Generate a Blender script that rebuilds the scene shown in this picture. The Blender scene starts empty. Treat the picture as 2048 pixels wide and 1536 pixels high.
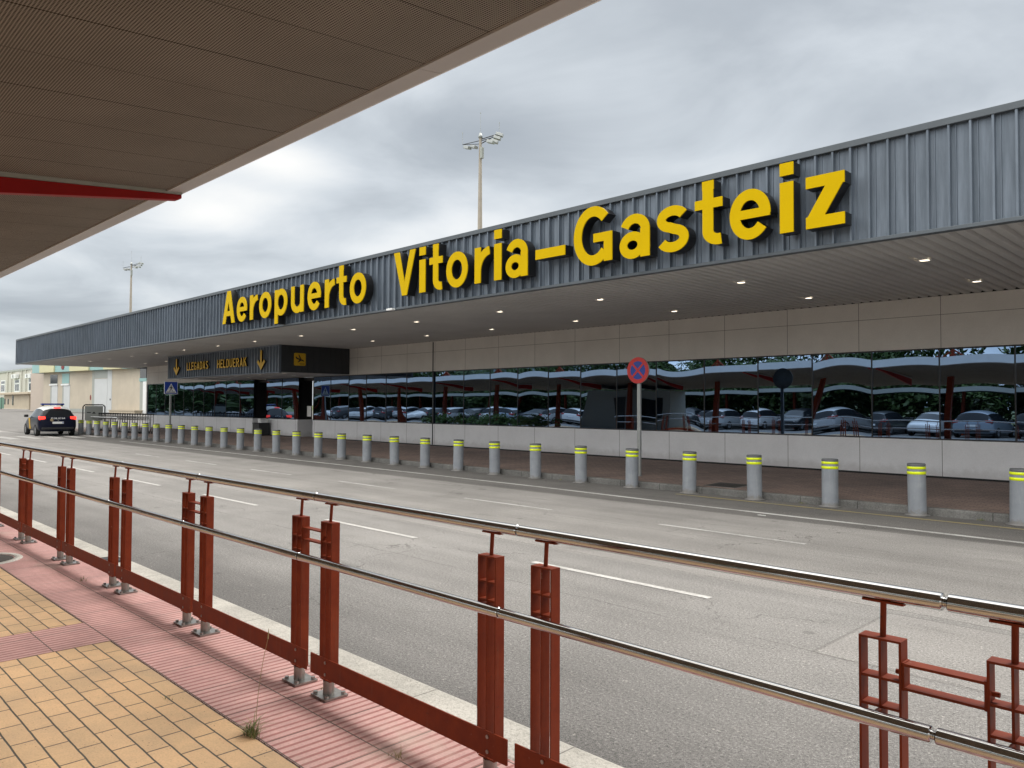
import bpy, bmesh, math, random
from mathutils import Vector, Matrix
from mathutils.geometry import delaunay_2d_cdt
random.seed(7)
S = bpy.context.scene
COL = S.collection
rad = math.radians
pi = math.pi

# ------------------------------------------------------------------ camera, sky, sun, exposure
CAM_H = 1.72
YAW, PITCH, ROLL, FOC = -0.792, 0.028, 0.0042, 1538.0
def make_camera():
    f = Vector((math.sin(YAW)*math.cos(PITCH), math.cos(YAW)*math.cos(PITCH), math.sin(PITCH)))
    r = Vector((math.cos(YAW), -math.sin(YAW), 0)); u = r.cross(f)
    r2 = r*math.cos(ROLL)+u*math.sin(ROLL); u2 = u*math.cos(ROLL)-r*math.sin(ROLL)
    c = bpy.data.cameras.new('camera'); o = bpy.data.objects.new('camera', c); COL.objects.link(o)
    c.sensor_width = 36; c.lens = 36*FOC/2048; c.clip_start = .05; c.clip_end = 4000
    o.matrix_world = Matrix(((r2.x,u2.x,-f.x,0),(r2.y,u2.y,-f.y,0),(r2.z,u2.z,-f.z,CAM_H),(0,0,0,1)))
    S.camera = o
make_camera()

SUN_EL, SUN_AZ = rad(52), rad(14)      # azimuth measured from +Y towards +X
SUN_DIR = Vector((math.sin(SUN_AZ)*math.cos(SUN_EL), math.cos(SUN_AZ)*math.cos(SUN_EL), math.sin(SUN_EL)))
def make_light():
    l = bpy.data.lights.new('sun', 'SUN'); l.energy = 1.35; l.angle = rad(24); l.color = (1,.965,.91)
    o = bpy.data.objects.new('sun', l); COL.objects.link(o)
    o.rotation_euler = (-SUN_DIR).to_track_quat('-Z','Y').to_euler()
make_light()

class NT:
    def __init__(s, tree): s.t = tree; s.n = tree.nodes; s.l = tree.links
    def new(s, kind, **kw):
        n = s.n.new(kind)
        for k, v in kw.items():
            if k.startswith('_'): setattr(n, k[1:], v)
            else: s.set(n.inputs[k.replace('__',' ')], v)
        return n
    def set(s, inp, v):
        if hasattr(v, 'outputs'): v = v.outputs[0]
        if hasattr(v, 'is_output'): s.l.new(v, inp)
        else:
            try: inp.default_value = v
            except Exception: inp.default_value = tuple(v)+(1,)
    def math(s, op, a, b=None, c=None):
        n = s.n.new('ShaderNodeMath'); n.operation = op
        s.set(n.inputs[0], a)
        if b is not None: s.set(n.inputs[1], b)
        if c is not None: s.set(n.inputs[2], c)
        return n.outputs[0]
    def vmath(s, op, a, b=None, scale=None):
        n = s.n.new('ShaderNodeVectorMath'); n.operation = op
        s.set(n.inputs[0], a)
        if b is not None: s.set(n.inputs[1], b)
        if scale is not None: s.set(n.inputs['Scale'], scale)
        return n.outputs['Value'] if op in ('DOT_PRODUCT','LENGTH','DISTANCE') else n.outputs[0]
    def mix(s, fac, a, b, blend='MIX'):
        n = s.n.new('ShaderNodeMix'); n.data_type = 'RGBA'; n.blend_type = blend
        s.set(n.inputs[0], fac); s.set(n.inputs[6], a); s.set(n.inputs[7], b)
        return n.outputs[2]
    def ramp(s, fac, stops):
        n = s.n.new('ShaderNodeValToRGB'); cr = n.color_ramp
        while len(cr.elements) < len(stops): cr.elements.new(.5)
        for e, (p, c) in zip(cr.elements, stops):
            e.position = p; e.color = (c,c,c,1) if isinstance(c,(int,float)) else tuple(c)+(1,)
        s.set(n.inputs[0], fac); return n.outputs[0]
    def noise(s, vec, scale, detail=4, rough=.55, dist=0, dim='3D'):
        n = s.n.new('ShaderNodeTexNoise'); n.noise_dimensions = dim
        if vec is not None: s.l.new(vec, n.inputs['Vector'])
        n.inputs['Scale'].default_value = scale; n.inputs['Detail'].default_value = detail
        n.inputs['Roughness'].default_value = rough; n.inputs['Distortion'].default_value = dist
        return n.outputs[0]
    def smooth(s, x, a, b):
        n = s.n.new('ShaderNodeMapRange'); n.interpolation_type = 'SMOOTHSTEP'
        s.set(n.inputs[0], x); n.inputs[1].default_value = a; n.inputs[2].default_value = b
        return n.outputs[0]

def make_world():
    w = bpy.data.worlds.new('World'); S.world = w; w.use_nodes = True
    T = NT(w.node_tree); T.n.clear()
    tc = T.n.new('ShaderNodeTexCoord'); d = tc.outputs['Generated']
    sep = T.n.new('ShaderNodeSeparateXYZ'); T.l.new(d, sep.inputs[0])
    z = T.math('MAXIMUM', sep.outputs[2], 0.0)
    den = T.math('ADD', z, .16)
    px = T.math('DIVIDE', sep.outputs[0], den); py = T.math('DIVIDE', sep.outputs[1], den)
    cb = T.n.new('ShaderNodeCombineXYZ'); T.l.new(px, cb.inputs[0]); T.l.new(py, cb.inputs[1])
    P = cb.outputs[0]
    big = T.noise(P, .55, 5, .5, .3)
    med = T.noise(P, 1.5, 6, .55, .5)
    n = T.math('ADD', T.math('MULTIPLY', big, .62), T.math('MULTIPLY', med, .38))
    # clouds seen in the photograph: brighter gaps and heavier banks, each at its own bearing
    def blob(az, el, wa, we, amp):
        a, e = rad(az), rad(el)
        c = Vector((math.sin(a)*math.cos(e), math.cos(a)*math.cos(e), math.sin(e)))
        t = Vector((math.cos(a), -math.sin(a), 0)); u = c.cross(t)*-1
        da = T.math('DIVIDE', T.vmath('DOT_PRODUCT', d, t), math.sin(rad(wa)))
        de = T.math('DIVIDE', T.vmath('DOT_PRODUCT', d, u), math.sin(rad(we)))
        r2 = T.math('ADD', T.math('MULTIPLY', da, da), T.math('MULTIPLY', de, de))
        g = T.math('EXPONENT', T.math('MULTIPLY', r2, -1.0))
        f = T.math('GREATER_THAN', T.vmath('DOT_PRODUCT', d, c), 0.0)
        return T.math('MULTIPLY', T.math('MULTIPLY', g, f), amp)
    tot = T.math('ADD', .5, T.math('MULTIPLY', T.math('SUBTRACT', n, .5), 1.2))
    for b in BLOBS: tot = T.math('ADD', tot, blob(*b))
    col = T.ramp(tot, [(.30,(.38,.42,.46)), (.42,(.47,.51,.55)), (.53,(.63,.675,.715)), (.64,(.80,.83,.85)), (.78,(.99,.985,.96))])
    # heavy overcast is brighter overhead than near the horizon
    up = T.vmath('ADD', (1,1,1), T.vmath('SCALE', (3.4,2.95,2.45), scale=T.smooth(z, .46, .92)))
    # unseen sky behind the camera, brightened to light the terminal wall and facade
    up = T.vmath('ADD', up, T.vmath('SCALE', (2.0,1.87,1.7), scale=T.smooth(T.math('MULTIPLY', sep.outputs[1], -1.0), .02, .5)))
    sc = T.n.new('ShaderNodeVectorMath'); sc.operation = 'MULTIPLY'; T.l.new(col, sc.inputs[0]); T.l.new(up, sc.inputs[1])
    sky = T.n.new('ShaderNodeTexSky'); sky.sky_type = 'NISHITA'; sky.sun_disc = False
    sky.sun_elevation = SUN_EL; sky.sun_rotation = SUN_AZ
    b1 = T.new('ShaderNodeBackground', Color=sky, Strength=.05)
    b2 = T.new('ShaderNodeBackground', Color=sc.outputs[0], Strength=.55)
    m = T.n.new('ShaderNodeMixShader'); m.inputs[0].default_value = .9
    T.l.new(b1.outputs[0], m.inputs[1]); T.l.new(b2.outputs[0], m.inputs[2])
    o = T.n.new('ShaderNodeOutputWorld'); T.l.new(m.outputs[0], o.inputs[0])
# bearing, elevation, angular half widths, brightness change
BLOBS = [(-62,16.9,4.5,1.5,.24), (-66.5,12.9,4.0,1.5,.20), (-62.5,14.4,4.5,.9,.15), (-57.5,14.3,5.5,1.0,-.13), (-64,10.0,7,1.1,-.11),
         (-47,13.2,6,1.8,.15), (-54,11.2,7,.8,.09), (-53,19.0,9,3.4,-.23), (-71,15.5,4,1.6,.10), (-62,7.5,9,1.3,.03), (-77,6.0,10,2.6,-.13), (-70,8.5,5,1.2,-.05), (-34,24,16,5,.03), (-22,19,10,3,-.03), (-30,16.5,7,1.5,.05)]
make_world()
S.view_settings.view_transform = 'Standard'; S.view_settings.look = 'None'
S.view_settings.gamma = 1; S.view_settings.use_curve_mapping = False
S.view_settings.exposure = 1.0
S.cycles.max_bounces = 8; S.cycles.glossy_bounces = 5; S.cycles.diffuse_bounces = 4
S.cycles.use_denoising = True; S.cycles.denoiser = 'OPENIMAGEDENOISE'; S.cycles.denoising_input_passes = 'RGB_ALBEDO_NORMAL'; S.cycles.denoising_prefilter = 'ACCURATE'

# ------------------------------------------------------------------ materials
def mat(name, color, rough=.6, metal=0, spec=.5, var=0, vscale=6, bump=0, bscale=60, coat=0):
    m = bpy.data.materials.new(name); m.use_nodes = True
    T = NT(m.node_tree); b = T.n['Principled BSDF']
    b.inputs['Roughness'].default_value = rough; b.inputs['Metallic'].default_value = metal
    b.inputs['Specular IOR Level'].default_value = spec; b.inputs['Coat Weight'].default_value = coat
    if coat: b.inputs['Coat Roughness'].default_value = .05
    tc = T.n.new('ShaderNodeTexCoord')
    if var:
        f = T.noise(tc.outputs['Object'], vscale, 6, .6)
        c1 = tuple(max(0,c*(1-var)) for c in color); c2 = tuple(min(1,c*(1+var)) for c in color)
        T.l.new(T.ramp(f, [(.25,c1),(.75,c2)]), b.inputs['Base Color'])
        r = T.math('ADD', rough-.08, T.math('MULTIPLY', f, .16)); T.l.new(r, b.inputs['Roughness'])
    else: b.inputs['Base Color'].default_value = tuple(color)+(1,)
    if bump:
        bp = T.n.new('ShaderNodeBump'); bp.inputs['Strength'].default_value = bump; bp.inputs['Distance'].default_value = .01
        T.l.new(T.noise(tc.outputs['Object'], bscale, 4, .6), bp.inputs['Height']); T.l.new(bp.outputs[0], b.inputs['Normal'])
    return m
def emit(name, color, strength):
    m = mat(name, color); b = m.node_tree.nodes['Principled BSDF']
    b.inputs['Emission Color'].default_value = tuple(color)+(1,); b.inputs['Emission Strength'].default_value = strength
    return m
def custom(name, fn):
    m = bpy.data.materials.new(name); m.use_nodes = True
    T = NT(m.node_tree); b = T.n['Principled BSDF']; g = T.n.new('ShaderNodeNewGeometry')
    sep = T.n.new('ShaderNodeSeparateXYZ'); T.l.new(g.outputs['Position'], sep.inputs[0])
    fn(T, b, g.outputs['Position'], sep.outputs[0], sep.outputs[1], sep.outputs[2])
    return m
def bump(T, b, h, strength=.5, dist=.01):
    n = T.n.new('ShaderNodeBump'); n.inputs['Strength'].default_value = strength; n.inputs['Distance'].default_value = dist
    T.set(n.inputs['Height'], h); T.l.new(n.outputs[0], b.inputs['Normal'])

def f_asphalt(T, b, P, x, y, z):
    fine = T.noise(P, 150, 3, .7); mid = T.noise(P, 38, 4, .65); big = T.noise(P, .55, 5, .6)
    wob = T.math('MULTIPLY', T.math('SUBTRACT', T.noise(P, .9, 3, .6), .5), .28)
    yy = T.math('ADD', y, T.math('MULTIPLY', wob, .5))
    lane1 = T.smooth(yy, 6.86, 6.96); dry_shade = T.smooth(yy, 11.1, 11.26); gut = T.smooth(yy, 4.2, 2.9)
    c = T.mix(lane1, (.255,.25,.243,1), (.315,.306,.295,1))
    c = T.mix(dry_shade, c, (.172,.167,.16,1)); c = T.mix(T.math('MULTIPLY', gut, .45), c, (.13,.128,.125,1))  # strip under the terminal canopy: darker dry asphalt plus its shade painted in
    c = T.mix(1.0, c, T.ramp(big, [(.25,.80),(.7,1.12)]), 'MULTIPLY')
    # worn wheel tracks along the road
    mp = T.n.new('ShaderNodeMapping'); T.l.new(P, mp.inputs[0]); mp.inputs['Scale'].default_value = (.10,1.3,1)
    c = T.mix(1.0, c, T.ramp(T.noise(mp.outputs[0], 1.6, 4, .6), [(.3,.86),(.7,1.1)]), 'MULTIPLY')
    near = T.smooth(T.vmath('LENGTH', P), 22, 6)
    sp = T.ramp(fine, [(.30,.26),(.43,.86),(.58,1.08),(.71,2.0)])
    c = T.mix(T.math('ADD', .25, T.math('MULTIPLY', near, .75)), c, T.mix(1.0, c, sp, 'MULTIPLY'))
    c = T.mix(1.0, c, T.ramp(mid, [(.28,.74),(.5,1.0),(.74,1.2)]), 'MULTIPLY')
    v = T.n.new('ShaderNodeTexVoronoi'); T.l.new(P, v.inputs['Vector']); v.inputs['Scale'].default_value = 24
    st = T.math('MULTIPLY', T.math('LESS_THAN', v.outputs['Distance'], .2), T.math('GREATER_THAN', T.noise(P, 11, 2), .60))
    c = T.mix(T.math('MULTIPLY', st, .6), c, (.47,.45,.42,1))
    # an old rectangular repair, and dark drips along the lanes
    def edge(v, a, w): return T.math('LESS_THAN', T.math('ABSOLUTE', T.math('SUBTRACT', v, a)), w)
    xw = T.math('ADD', x, T.math('MULTIPLY', wob, .12)); yw = T.math('ADD', y, T.math('MULTIPLY', wob, .12))
    ins = T.math('MULTIPLY', T.math('GREATER_THAN', xw, -2.39), T.math('MULTIPLY', T.math('GREATER_THAN', yw, 5.33), T.math('LESS_THAN', yw, 6.8)))
    c = T.mix(T.math('MULTIPLY', ins, .28), c, (.36,.345,.33,1))
    bd = T.math('MAXIMUM', T.math('MULTIPLY', edge(xw, -2.39, .014), T.math('MULTIPLY', T.math('GREATER_THAN', yw, 5.33), T.math('LESS_THAN', yw, 6.8))), T.math('MULTIPLY', T.math('GREATER_THAN', xw, -2.39), T.math('MAXIMUM', edge(yw, 5.33, .012), edge(yw, 6.8, .012))))
    c = T.mix(T.math('MULTIPLY', bd, .32), c, (.07,.066,.06,1))
    ms = T.n.new('ShaderNodeMapping'); T.l.new(P, ms.inputs[0]); ms.inputs['Scale'].default_value = (.35,1.1,1)
    dr = T.smooth(T.noise(ms.outputs[0], 1.7, 5, .62), .60, .74)
    c = T.mix(T.math('MULTIPLY', dr, .38), c, (.10,.097,.093,1))
    vo = T.n.new('ShaderNodeTexVoronoi'); T.l.new(P, vo.inputs['Vector']); vo.inputs['Scale'].default_value = 1.3
    dp = T.math('MULTIPLY', T.smooth(vo.outputs['Distance'], .075, .045), T.math('GREATER_THAN', T.noise(P, .8, 2), .5))
    c = T.mix(T.math('MULTIPLY', dp, .4), c, (.08,.078,.075,1))
    # cracks
    pd = T.vmath('ADD', P, T.vmath('SCALE', T.noise(P, 2.2, 5, .65), scale=.9))
    n0 = T.n.new('ShaderNodeTexNoise'); T.l.new(P, n0.inputs['Vector']); n0.inputs['Scale'].default_value = 1.7; n0.inputs['Detail'].default_value = 7
    pd = T.vmath('ADD', P, T.vmath('SCALE', n0.outputs['Color'], scale=1.3))
    cv = T.n.new('ShaderNodeTexVoronoi'); cv.feature = 'DISTANCE_TO_EDGE'; T.l.new(pd, cv.inputs['Vector']); cv.inputs['Scale'].default_value = .36
    cr = T.math('MULTIPLY', T.math('LESS_THAN', cv.outputs['Distance'], .0032), T.smooth(T.noise(P, .35, 2), .46, .56))
    w2 = T.math('MULTIPLY', T.math('SUBTRACT', T.noise(P, 3.5, 5, .7), .5), .12)
    seam = 0
    for y0, wd in ((6.93,.010),(5.35,.007),(9.02,.006),(11.18,.012)):
        s1 = T.math('LESS_THAN', T.math('ABSOLUTE', T.math('SUBTRACT', T.math('ADD', y, w2), y0)), wd)
        seam = T.math('MAXIMUM', seam, s1)
    seam = T.math('MULTIPLY', seam, T.smooth(T.noise(P, 1.1, 3), .38, .5))
    c = T.mix(T.math('MULTIPLY', T.math('MAXIMUM', cr, seam), .5), c, (.045,.043,.04,1))
    gr = T.noise(P, 62, 3, .75)
    c = T.mix(T.math('ADD', .2, T.math('MULTIPLY', near, .8)), c, T.mix(1.0, c, T.ramp(gr, [(.31,.34),(.45,.92),(.58,1.06),(.69,1.8)]), 'MULTIPLY'))
    c = T.mix(1.0, c, (.95,.935,.93,1), 'MULTIPLY')
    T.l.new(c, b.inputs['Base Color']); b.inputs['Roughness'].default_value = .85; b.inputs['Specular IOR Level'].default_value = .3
    bump(T, b, T.math('ADD', fine, T.math('MULTIPLY', mid, .8)), .55, .012)
def f_pavers(T, b, P, x, y, z):
    n0 = T.n.new('ShaderNodeTexNoise'); T.l.new(P, n0.inputs['Vector']); n0.inputs['Scale'].default_value = 9; n0.inputs['Detail'].default_value = 3
    pd = T.vmath('ADD', P, T.vmath('SCALE', T.vmath('SUBTRACT', n0.outputs['Color'], (.5,.5,.5)), scale=.007))
    pd = T.vmath('ADD', pd, (0.03,-1.722+.106*100,0))
    br = T.n.new('ShaderNodeTexBrick'); T.l.new(pd, br.inputs['Vector']); br.offset = .5
    for k, v in (('Scale',1),('Mortar Size',.0046),('Mortar Smooth',.25),('Bias',0),('Brick Width',.25),('Row Height',.106)): br.inputs[k].default_value = v
    br.inputs['Color1'].default_value = (.70,.46,.262,1); br.inputs['Color2'].default_value = (.60,.405,.235,1); br.inputs['Mortar'].default_value = (.095,.082,.066,1)
    big = T.noise(P, 2.4, 5, .6); fine = T.noise(P, 120, 4, .7)
    c = T.mix(1.0, br.outputs['Color'], T.ramp(big, [(.28,(.80,.82,.86)),(.6,(1.06,1.04,1.0))]), 'MULTIPLY')
    c = T.mix(1.0, c, T.ramp(fine, [(.25,.80),(.55,1.02),(.8,1.1)]), 'MULTIPLY')
    v = T.n.new('ShaderNodeTexVoronoi'); T.l.new(P, v.inputs['Vector']); v.inputs['Scale'].default_value = 42
    sp = T.math('MULTIPLY', T.math('LESS_THAN', v.outputs['Distance'], .13), T.math('GREATER_THAN', T.noise(P, 7, 2), .56))
    c = T.mix(T.math('MULTIPLY', sp, .8), c, (.14,.085,.05,1))
    gr = T.math('MULTIPLY', T.smooth(T.noise(P, 1.7, 6, .7), .58, .74), .5)
    c = T.mix(gr, c, (.30,.25,.19,1))
    T.l.new(c, b.inputs['Base Color']); b.inputs['Roughness'].default_value = .8
    h = T.math('SUBTRACT', T.math('MULTIPLY', fine, .12), br.outputs['Fac'])
    bump(T, b, h, .7, .006)
def f_tactile(T, b, P, x, y, z):
    wob = T.math('MULTIPLY', T.math('SUBTRACT', T.noise(P, 5, 2), .5), .006)
    fx = T.math('FRACT', T.math('DIVIDE', T.math('ADD', x, T.math('ADD', wob, 50.0)), .0535))
    g = T.math('SUBTRACT', 1.0, T.smooth(T.math('ABSOLUTE', T.math('SUBTRACT', fx, .5)), .13, .21))
    pd = T.vmath('ADD', P, (50.01+.0135,-1.73+3.4,0))
    br = T.n.new('ShaderNodeTexBrick'); T.l.new(pd, br.inputs['Vector']); br.offset = 0
    for k, v in (('Scale',1),('Mortar Size',.0035),('Mortar Smooth',.1),('Brick Width',.428),('Row Height',.34)): br.inputs[k].default_value = v
    br.inputs['Color1'].default_value = (.60,.355,.325,1); br.inputs['Color2'].default_value = (.54,.315,.29,1); br.inputs['Mortar'].default_value = (.11,.085,.07,1)
    fine = T.noise(P, 90, 4, .7); big = T.noise(P, 3.1, 5, .65)
    c = T.mix(T.math('MULTIPLY', g, .72), br.outputs['Color'], (.27,.075,.062,1))
    c = T.mix(br.outputs['Fac'], c, (.11,.085,.07,1))
    c = T.mix(1.0, c, T.ramp(big, [(.28,.78),(.66,1.1)]), 'MULTIPLY'); c = T.mix(1.0, c, T.ramp(fine, [(.25,.82),(.75,1.14)]), 'MULTIPLY')
    c = T.mix(T.math('MULTIPLY', T.smooth(T.noise(P, 1.5, 5, .7), .55, .72), .4), c, (.50,.40,.33,1))
    T.l.new(c, b.inputs['Base Color']); b.inputs['Roughness'].default_value = .7
    bump(T, b, T.math('SUBTRACT', T.math('MULTIPLY', fine, .15), T.math('ADD', g, br.outputs['Fac'])), .6, .006)
def f_kerb(T, b, P, x, y, z):
    f = T.noise(P, 70, 4, .75); g = T.noise(P, 3, 5, .6)
    fx = T.math('FRACT', T.math('ADD', x, 50.35)); j = T.math('LESS_THAN', fx, .009)
    c = T.mix(1.0, T.ramp(f, [(.28,(.30,.28,.245)),(.46,(.52,.50,.45)),(.7,(.66,.63,.58))]), T.ramp(g, [(.3,.78),(.65,1.08)]), 'MULTIPLY')
    c = T.mix(T.math('MULTIPLY', j, .7), c, (.12,.11,.1,1))
    T.l.new(c, b.inputs['Base Color']); b.inputs['Roughness'].default_value = .9; bump(T, b, f, .6, .012)
def f_farkerb(T, b, P, x, y, z):
    f = T.noise(P, 45, 4, .7); g = T.noise(P, 2, 5, .7)
    j = T.math('LESS_THAN', T.math('FRACT', T.math('ADD', x, 80.2)), .014)
    c = T.mix(1.0, T.ramp(f, [(.3,(.13,.128,.12)),(.7,(.25,.245,.235))]), T.ramp(g, [(.3,.6),(.65,1.1)]), 'MULTIPLY')
    c = T.mix(T.math('MULTIPLY', j, .8), c, (.04,.04,.035,1))
    T.l.new(c, b.inputs['Base Color']); b.inputs['Roughness'].default_value = .9; bump(T, b, f, .5, .01)
def f_farpave(T, b, P, x, y, z):
    br = T.n.new('ShaderNodeTexBrick'); T.l.new(P, br.inputs['Vector']); br.offset = .5
    for k, v in (('Scale',1),('Mortar Size',.004),('Mortar Smooth',.2),('Brick Width',.2),('Row Height',.1)): br.inputs[k].default_value = v
    br.inputs['Color1'].default_value = (.285,.205,.175,1); br.inputs['Color2'].default_value = (.225,.165,.142,1); br.inputs['Mortar'].default_value = (.07,.06,.055,1)
    g = T.noise(P, .8, 6, .65); f = T.noise(P, 30, 3, .6)
    c = T.mix(1.0, br.outputs['Color'], T.ramp(g, [(.3,(.72,.74,.76)),(.65,(1.1,1.08,1.05))]), 'MULTIPLY')
    c = T.mix(1.0, c, T.ramp(f, [(.3,.8),(.7,1.15)]), 'MULTIPLY')
    T.l.new(c, b.inputs['Base Color']); b.inputs['Roughness'].default_value = .85; bump(T, b, T.math('SUBTRACT', f, br.outputs['Fac']), .4, .006)
def f_paint(T, b, P, x, y, z):
    f = T.noise(P, 34, 5, .75); g = T.noise(P, 2.6, 4, .6)
    m = T.math('ADD', f, T.math('MULTIPLY', g, .55))
    c = T.ramp(m, [(.62,(.27,.26,.25)),(.72,(.40,.39,.375)),(.98,(.585,.575,.56))])
    T.l.new(c, b.inputs['Base Color']); b.inputs['Roughness'].default_value = .75
def f_wornpaint(T, b, P, x, y, z):
    f = T.noise(P, 30, 5, .8); g = T.noise(P, 1.4, 4, .6)
    m = T.math('ADD', f, T.math('MULTIPLY', g, .9))
    c = T.ramp(m, [(.66,(.215,.21,.20)),(.86,(.36,.35,.34)),(1.0,(.55,.545,.53))])
    T.l.new(c, b.inputs['Base Color']); b.inputs['Roughness'].default_value = .8
def f_fascia(T, b, P, x, y, z):
    mp = T.n.new('ShaderNodeMapping'); T.l.new(P, mp.inputs[0]); mp.inputs['Scale'].default_value = (7,7,.5)
    f = T.noise(mp.outputs[0], 2.2, 5, .65); g = T.noise(P, .5, 4, .6)
    c = T.mix(1.0, T.ramp(f, [(.28,(.080,.102,.130)),(.72,(.160,.192,.236))]), T.ramp(g, [(.3,.85),(.7,1.1)]), 'MULTIPLY')
    T.l.new(c, b.inputs['Base Color']); b.inputs['Roughness'].default_value = .42; b.inputs['Metallic'].default_value = .15
def f_panel(T, b, P, x, y, z, base_c=(.64,.615,.58,1)):
    g = T.noise(P, 1.3, 6, .65); f = T.noise(P, 60, 3, .6)
    fx = T.math('FRACT', T.math('DIVIDE', T.math('ADD', x, 5.96+168.0), 1.688))
    j = T.math('LESS_THAN', T.math('ABSOLUTE', T.math('SUBTRACT', fx, .5)), .5-.0034)
    jz = T.math('GREATER_THAN', T.math('ABSOLUTE', T.math('SUBTRACT', z, 3.675)), .005)
    k = T.math('MULTIPLY', j, jz)
    mp = T.n.new('ShaderNodeMapping'); T.l.new(P, mp.inputs[0]); mp.inputs['Location'].default_value = (103.0,0,0); mp.inputs['Scale'].default_value = (1/1.688,0,0)
    c = T.mix(1.0, base_c, T.ramp(g, [(.3,.93),(.7,1.05)]), 'MULTIPLY')
    sp = T.smooth(T.math('ADD', z, T.math('MULTIPLY', T.math('SUBTRACT', T.noise(P, 4, 5, .7), .5), .35)), .52, .30); c = T.mix(T.math('MULTIPLY', sp, .28), c, (.24,.21,.18,1))
    c = T.mix(k, (.13,.12,.11,1), c); c = T.mix(1.0, c, T.ramp(f, [(.3,.96),(.7,1.04)]), 'MULTIPLY')
    T.l.new(c, b.inputs['Base Color']); b.inputs['Roughness'].default_value = .55
def f_soffit(T, b, P, x, y, z):
    g = T.noise(P, .7, 5, .6); c = T.mix(1.0, (.49,.483,.474,1), T.ramp(g, [(.3,.9),(.7,1.08)]), 'MULTIPLY')
    T.l.new(c, b.inputs['Base Color']); b.inputs['Roughness'].default_value = .5
def f_perf(T, b, P, x, y, z):
    # perforated sheet: rows of small holes, panel joints every 0.46 m
    a = .0133
    hx = T.math('FRACT', T.math('DIVIDE', T.math('ADD', x, 60.0), .46))
    j = T.math('LESS_THAN', hx, .013)
    sx = T.math('SUBTRACT', T.math('FRACT', T.math('DIVIDE', x, a)), .5); sy = T.math('SUBTRACT', T.math('FRACT', T.math('DIVIDE', y, a)), .5)
    hole = T.math('LESS_THAN', T.math('ADD', T.math('MULTIPLY', sx, sx), T.math('MULTIPLY', sy, sy)), .128)
    g = T.noise(P, 1.6, 5, .6)
    c = T.mix(1.0, (.285,.262,.232,1), T.ramp(g, [(.3,.88),(.7,1.08)]), 'MULTIPLY')
    c = T.mix(T.math('MULTIPLY', hole, .9), c, (.022,.018,.015,1)); c = T.mix(T.math('MULTIPLY', j, .9), c, (.03,.025,.02,1))
    T.l.new(c, b.inputs['Base Color']); b.inputs['Roughness'].default_value = .8; b.inputs['Specular IOR Level'].default_value = .05
def f_annex(T, b, P, x, y, z):
    g = T.noise(P, .25, 6, .65); mp = T.n.new('ShaderNodeMapping'); T.l.new(P, mp.inputs[0]); mp.inputs['Scale'].default_value = (.9,.9,.12)
    s = T.noise(mp.outputs[0], 1.0, 5, .65)
    c = T.mix(1.0, (.50,.44,.355,1), T.ramp(g, [(.3,.88),(.7,1.08)]), 'MULTIPLY'); c = T.mix(T.math('MULTIPLY', T.smooth(s, .52, .75), .25), c, (.33,.29,.24,1))
    T.l.new(c, b.inputs['Base Color']); b.inputs['Roughness'].default_value = .85
def f_ground(T, b, P, x, y, z):
    c = T.ramp(T.noise(P, .05, 5, .6), [(.3,(.07,.10,.03)),(.7,(.14,.16,.06))]); T.l.new(c, b.inputs['Base Color']); b.inputs['Roughness'].default_value = .95
def f_hill(T, b, P, x, y, z):
    c = T.ramp(T.noise(P, .012, 6, .65), [(.3,(.055,.08,.085)),(.7,(.10,.125,.13))]); T.l.new(c, b.inputs['Base Color']); b.inputs['Roughness'].default_value = 1
def f_leaf(T, b, P, x, y, z):
    c = T.ramp(T.noise(P, 1.2, 5, .65), [(.3,(.030,.062,.012)),(.55,(.055,.10,.02)),(.75,(.095,.145,.035))]); T.l.new(c, b.inputs['Base Color']); b.inputs['Roughness'].default_value = .6

def f_redpaint(T, b, P, x, y, z):
    g = T.noise(P, 9, 6, .65); f = T.noise(P, 55, 4, .7); mp = T.n.new('ShaderNodeMapping'); T.l.new(P, mp.inputs[0]); mp.inputs['Scale'].default_value = (40,40,3)
    st = T.noise(mp.outputs[0], 1, 4, .6)
    c = T.ramp(g, [(.28,(.175,.024,.008)),(.72,(.265,.044,.013))])
    c = T.mix(T.math('MULTIPLY', T.smooth(st, .56, .72), .35), c, (.22,.075,.04,1))
    c = T.mix(T.math('MULTIPLY', T.smooth(f, .665, .70), .8), c, (.075,.03,.018,1))
    c = T.mix(T.math('MULTIPLY', T.smooth(T.noise(P, 21, 5, .7), .68, .72), .7), c, (.33,.17,.12,1))
    T.l.new(c, b.inputs['Base Color']); b.inputs['Specular IOR Level'].default_value = .22
    T.l.new(T.math('ADD', .40, T.math('MULTIPLY', g, .25)), b.inputs['Roughness']); bump(T, b, f, .08, .004)
def f_bollard(T, b, P, x, y, z):
    g = T.noise(P, 5, 6, .65); f = T.noise(P, 40, 4, .7); mp = T.n.new('ShaderNodeMapping'); T.l.new(P, mp.inputs[0]); mp.inputs['Scale'].default_value = (26,26,2.2)
    st = T.noise(mp.outputs[0], 1, 5, .65)
    c = T.ramp(g, [(.28,(.225,.245,.275)),(.72,(.30,.32,.35))])
    c = T.mix(T.math('MULTIPLY', T.smooth(st, .55, .72), .4), c, (.40,.415,.43,1))
    c = T.mix(T.math('MULTIPLY', T.smooth(f, .62, .70), .45), c, (.13,.125,.12,1))
    dirt = T.math('MULTIPLY', T.smooth(T.math('ADD', z, T.math('MULTIPLY', T.math('SUBTRACT', T.noise(P, 14, 4, .7), .5), .28)), .11, .02), .7)
    c = T.mix(dirt, c, (.20,.18,.155,1))
    T.l.new(c, b.inputs['Base Color']); b.inputs['Roughness'].default_value = .5; bump(T, b, f, .06, .004)
def f_lit_lowpanel(T, b, P, x, y, z):
    f_panel(T, b, P, x, y, z, (.80,.80,.82,1))  # greyer than the upper panels, and paler to paint in the stronger light
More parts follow.
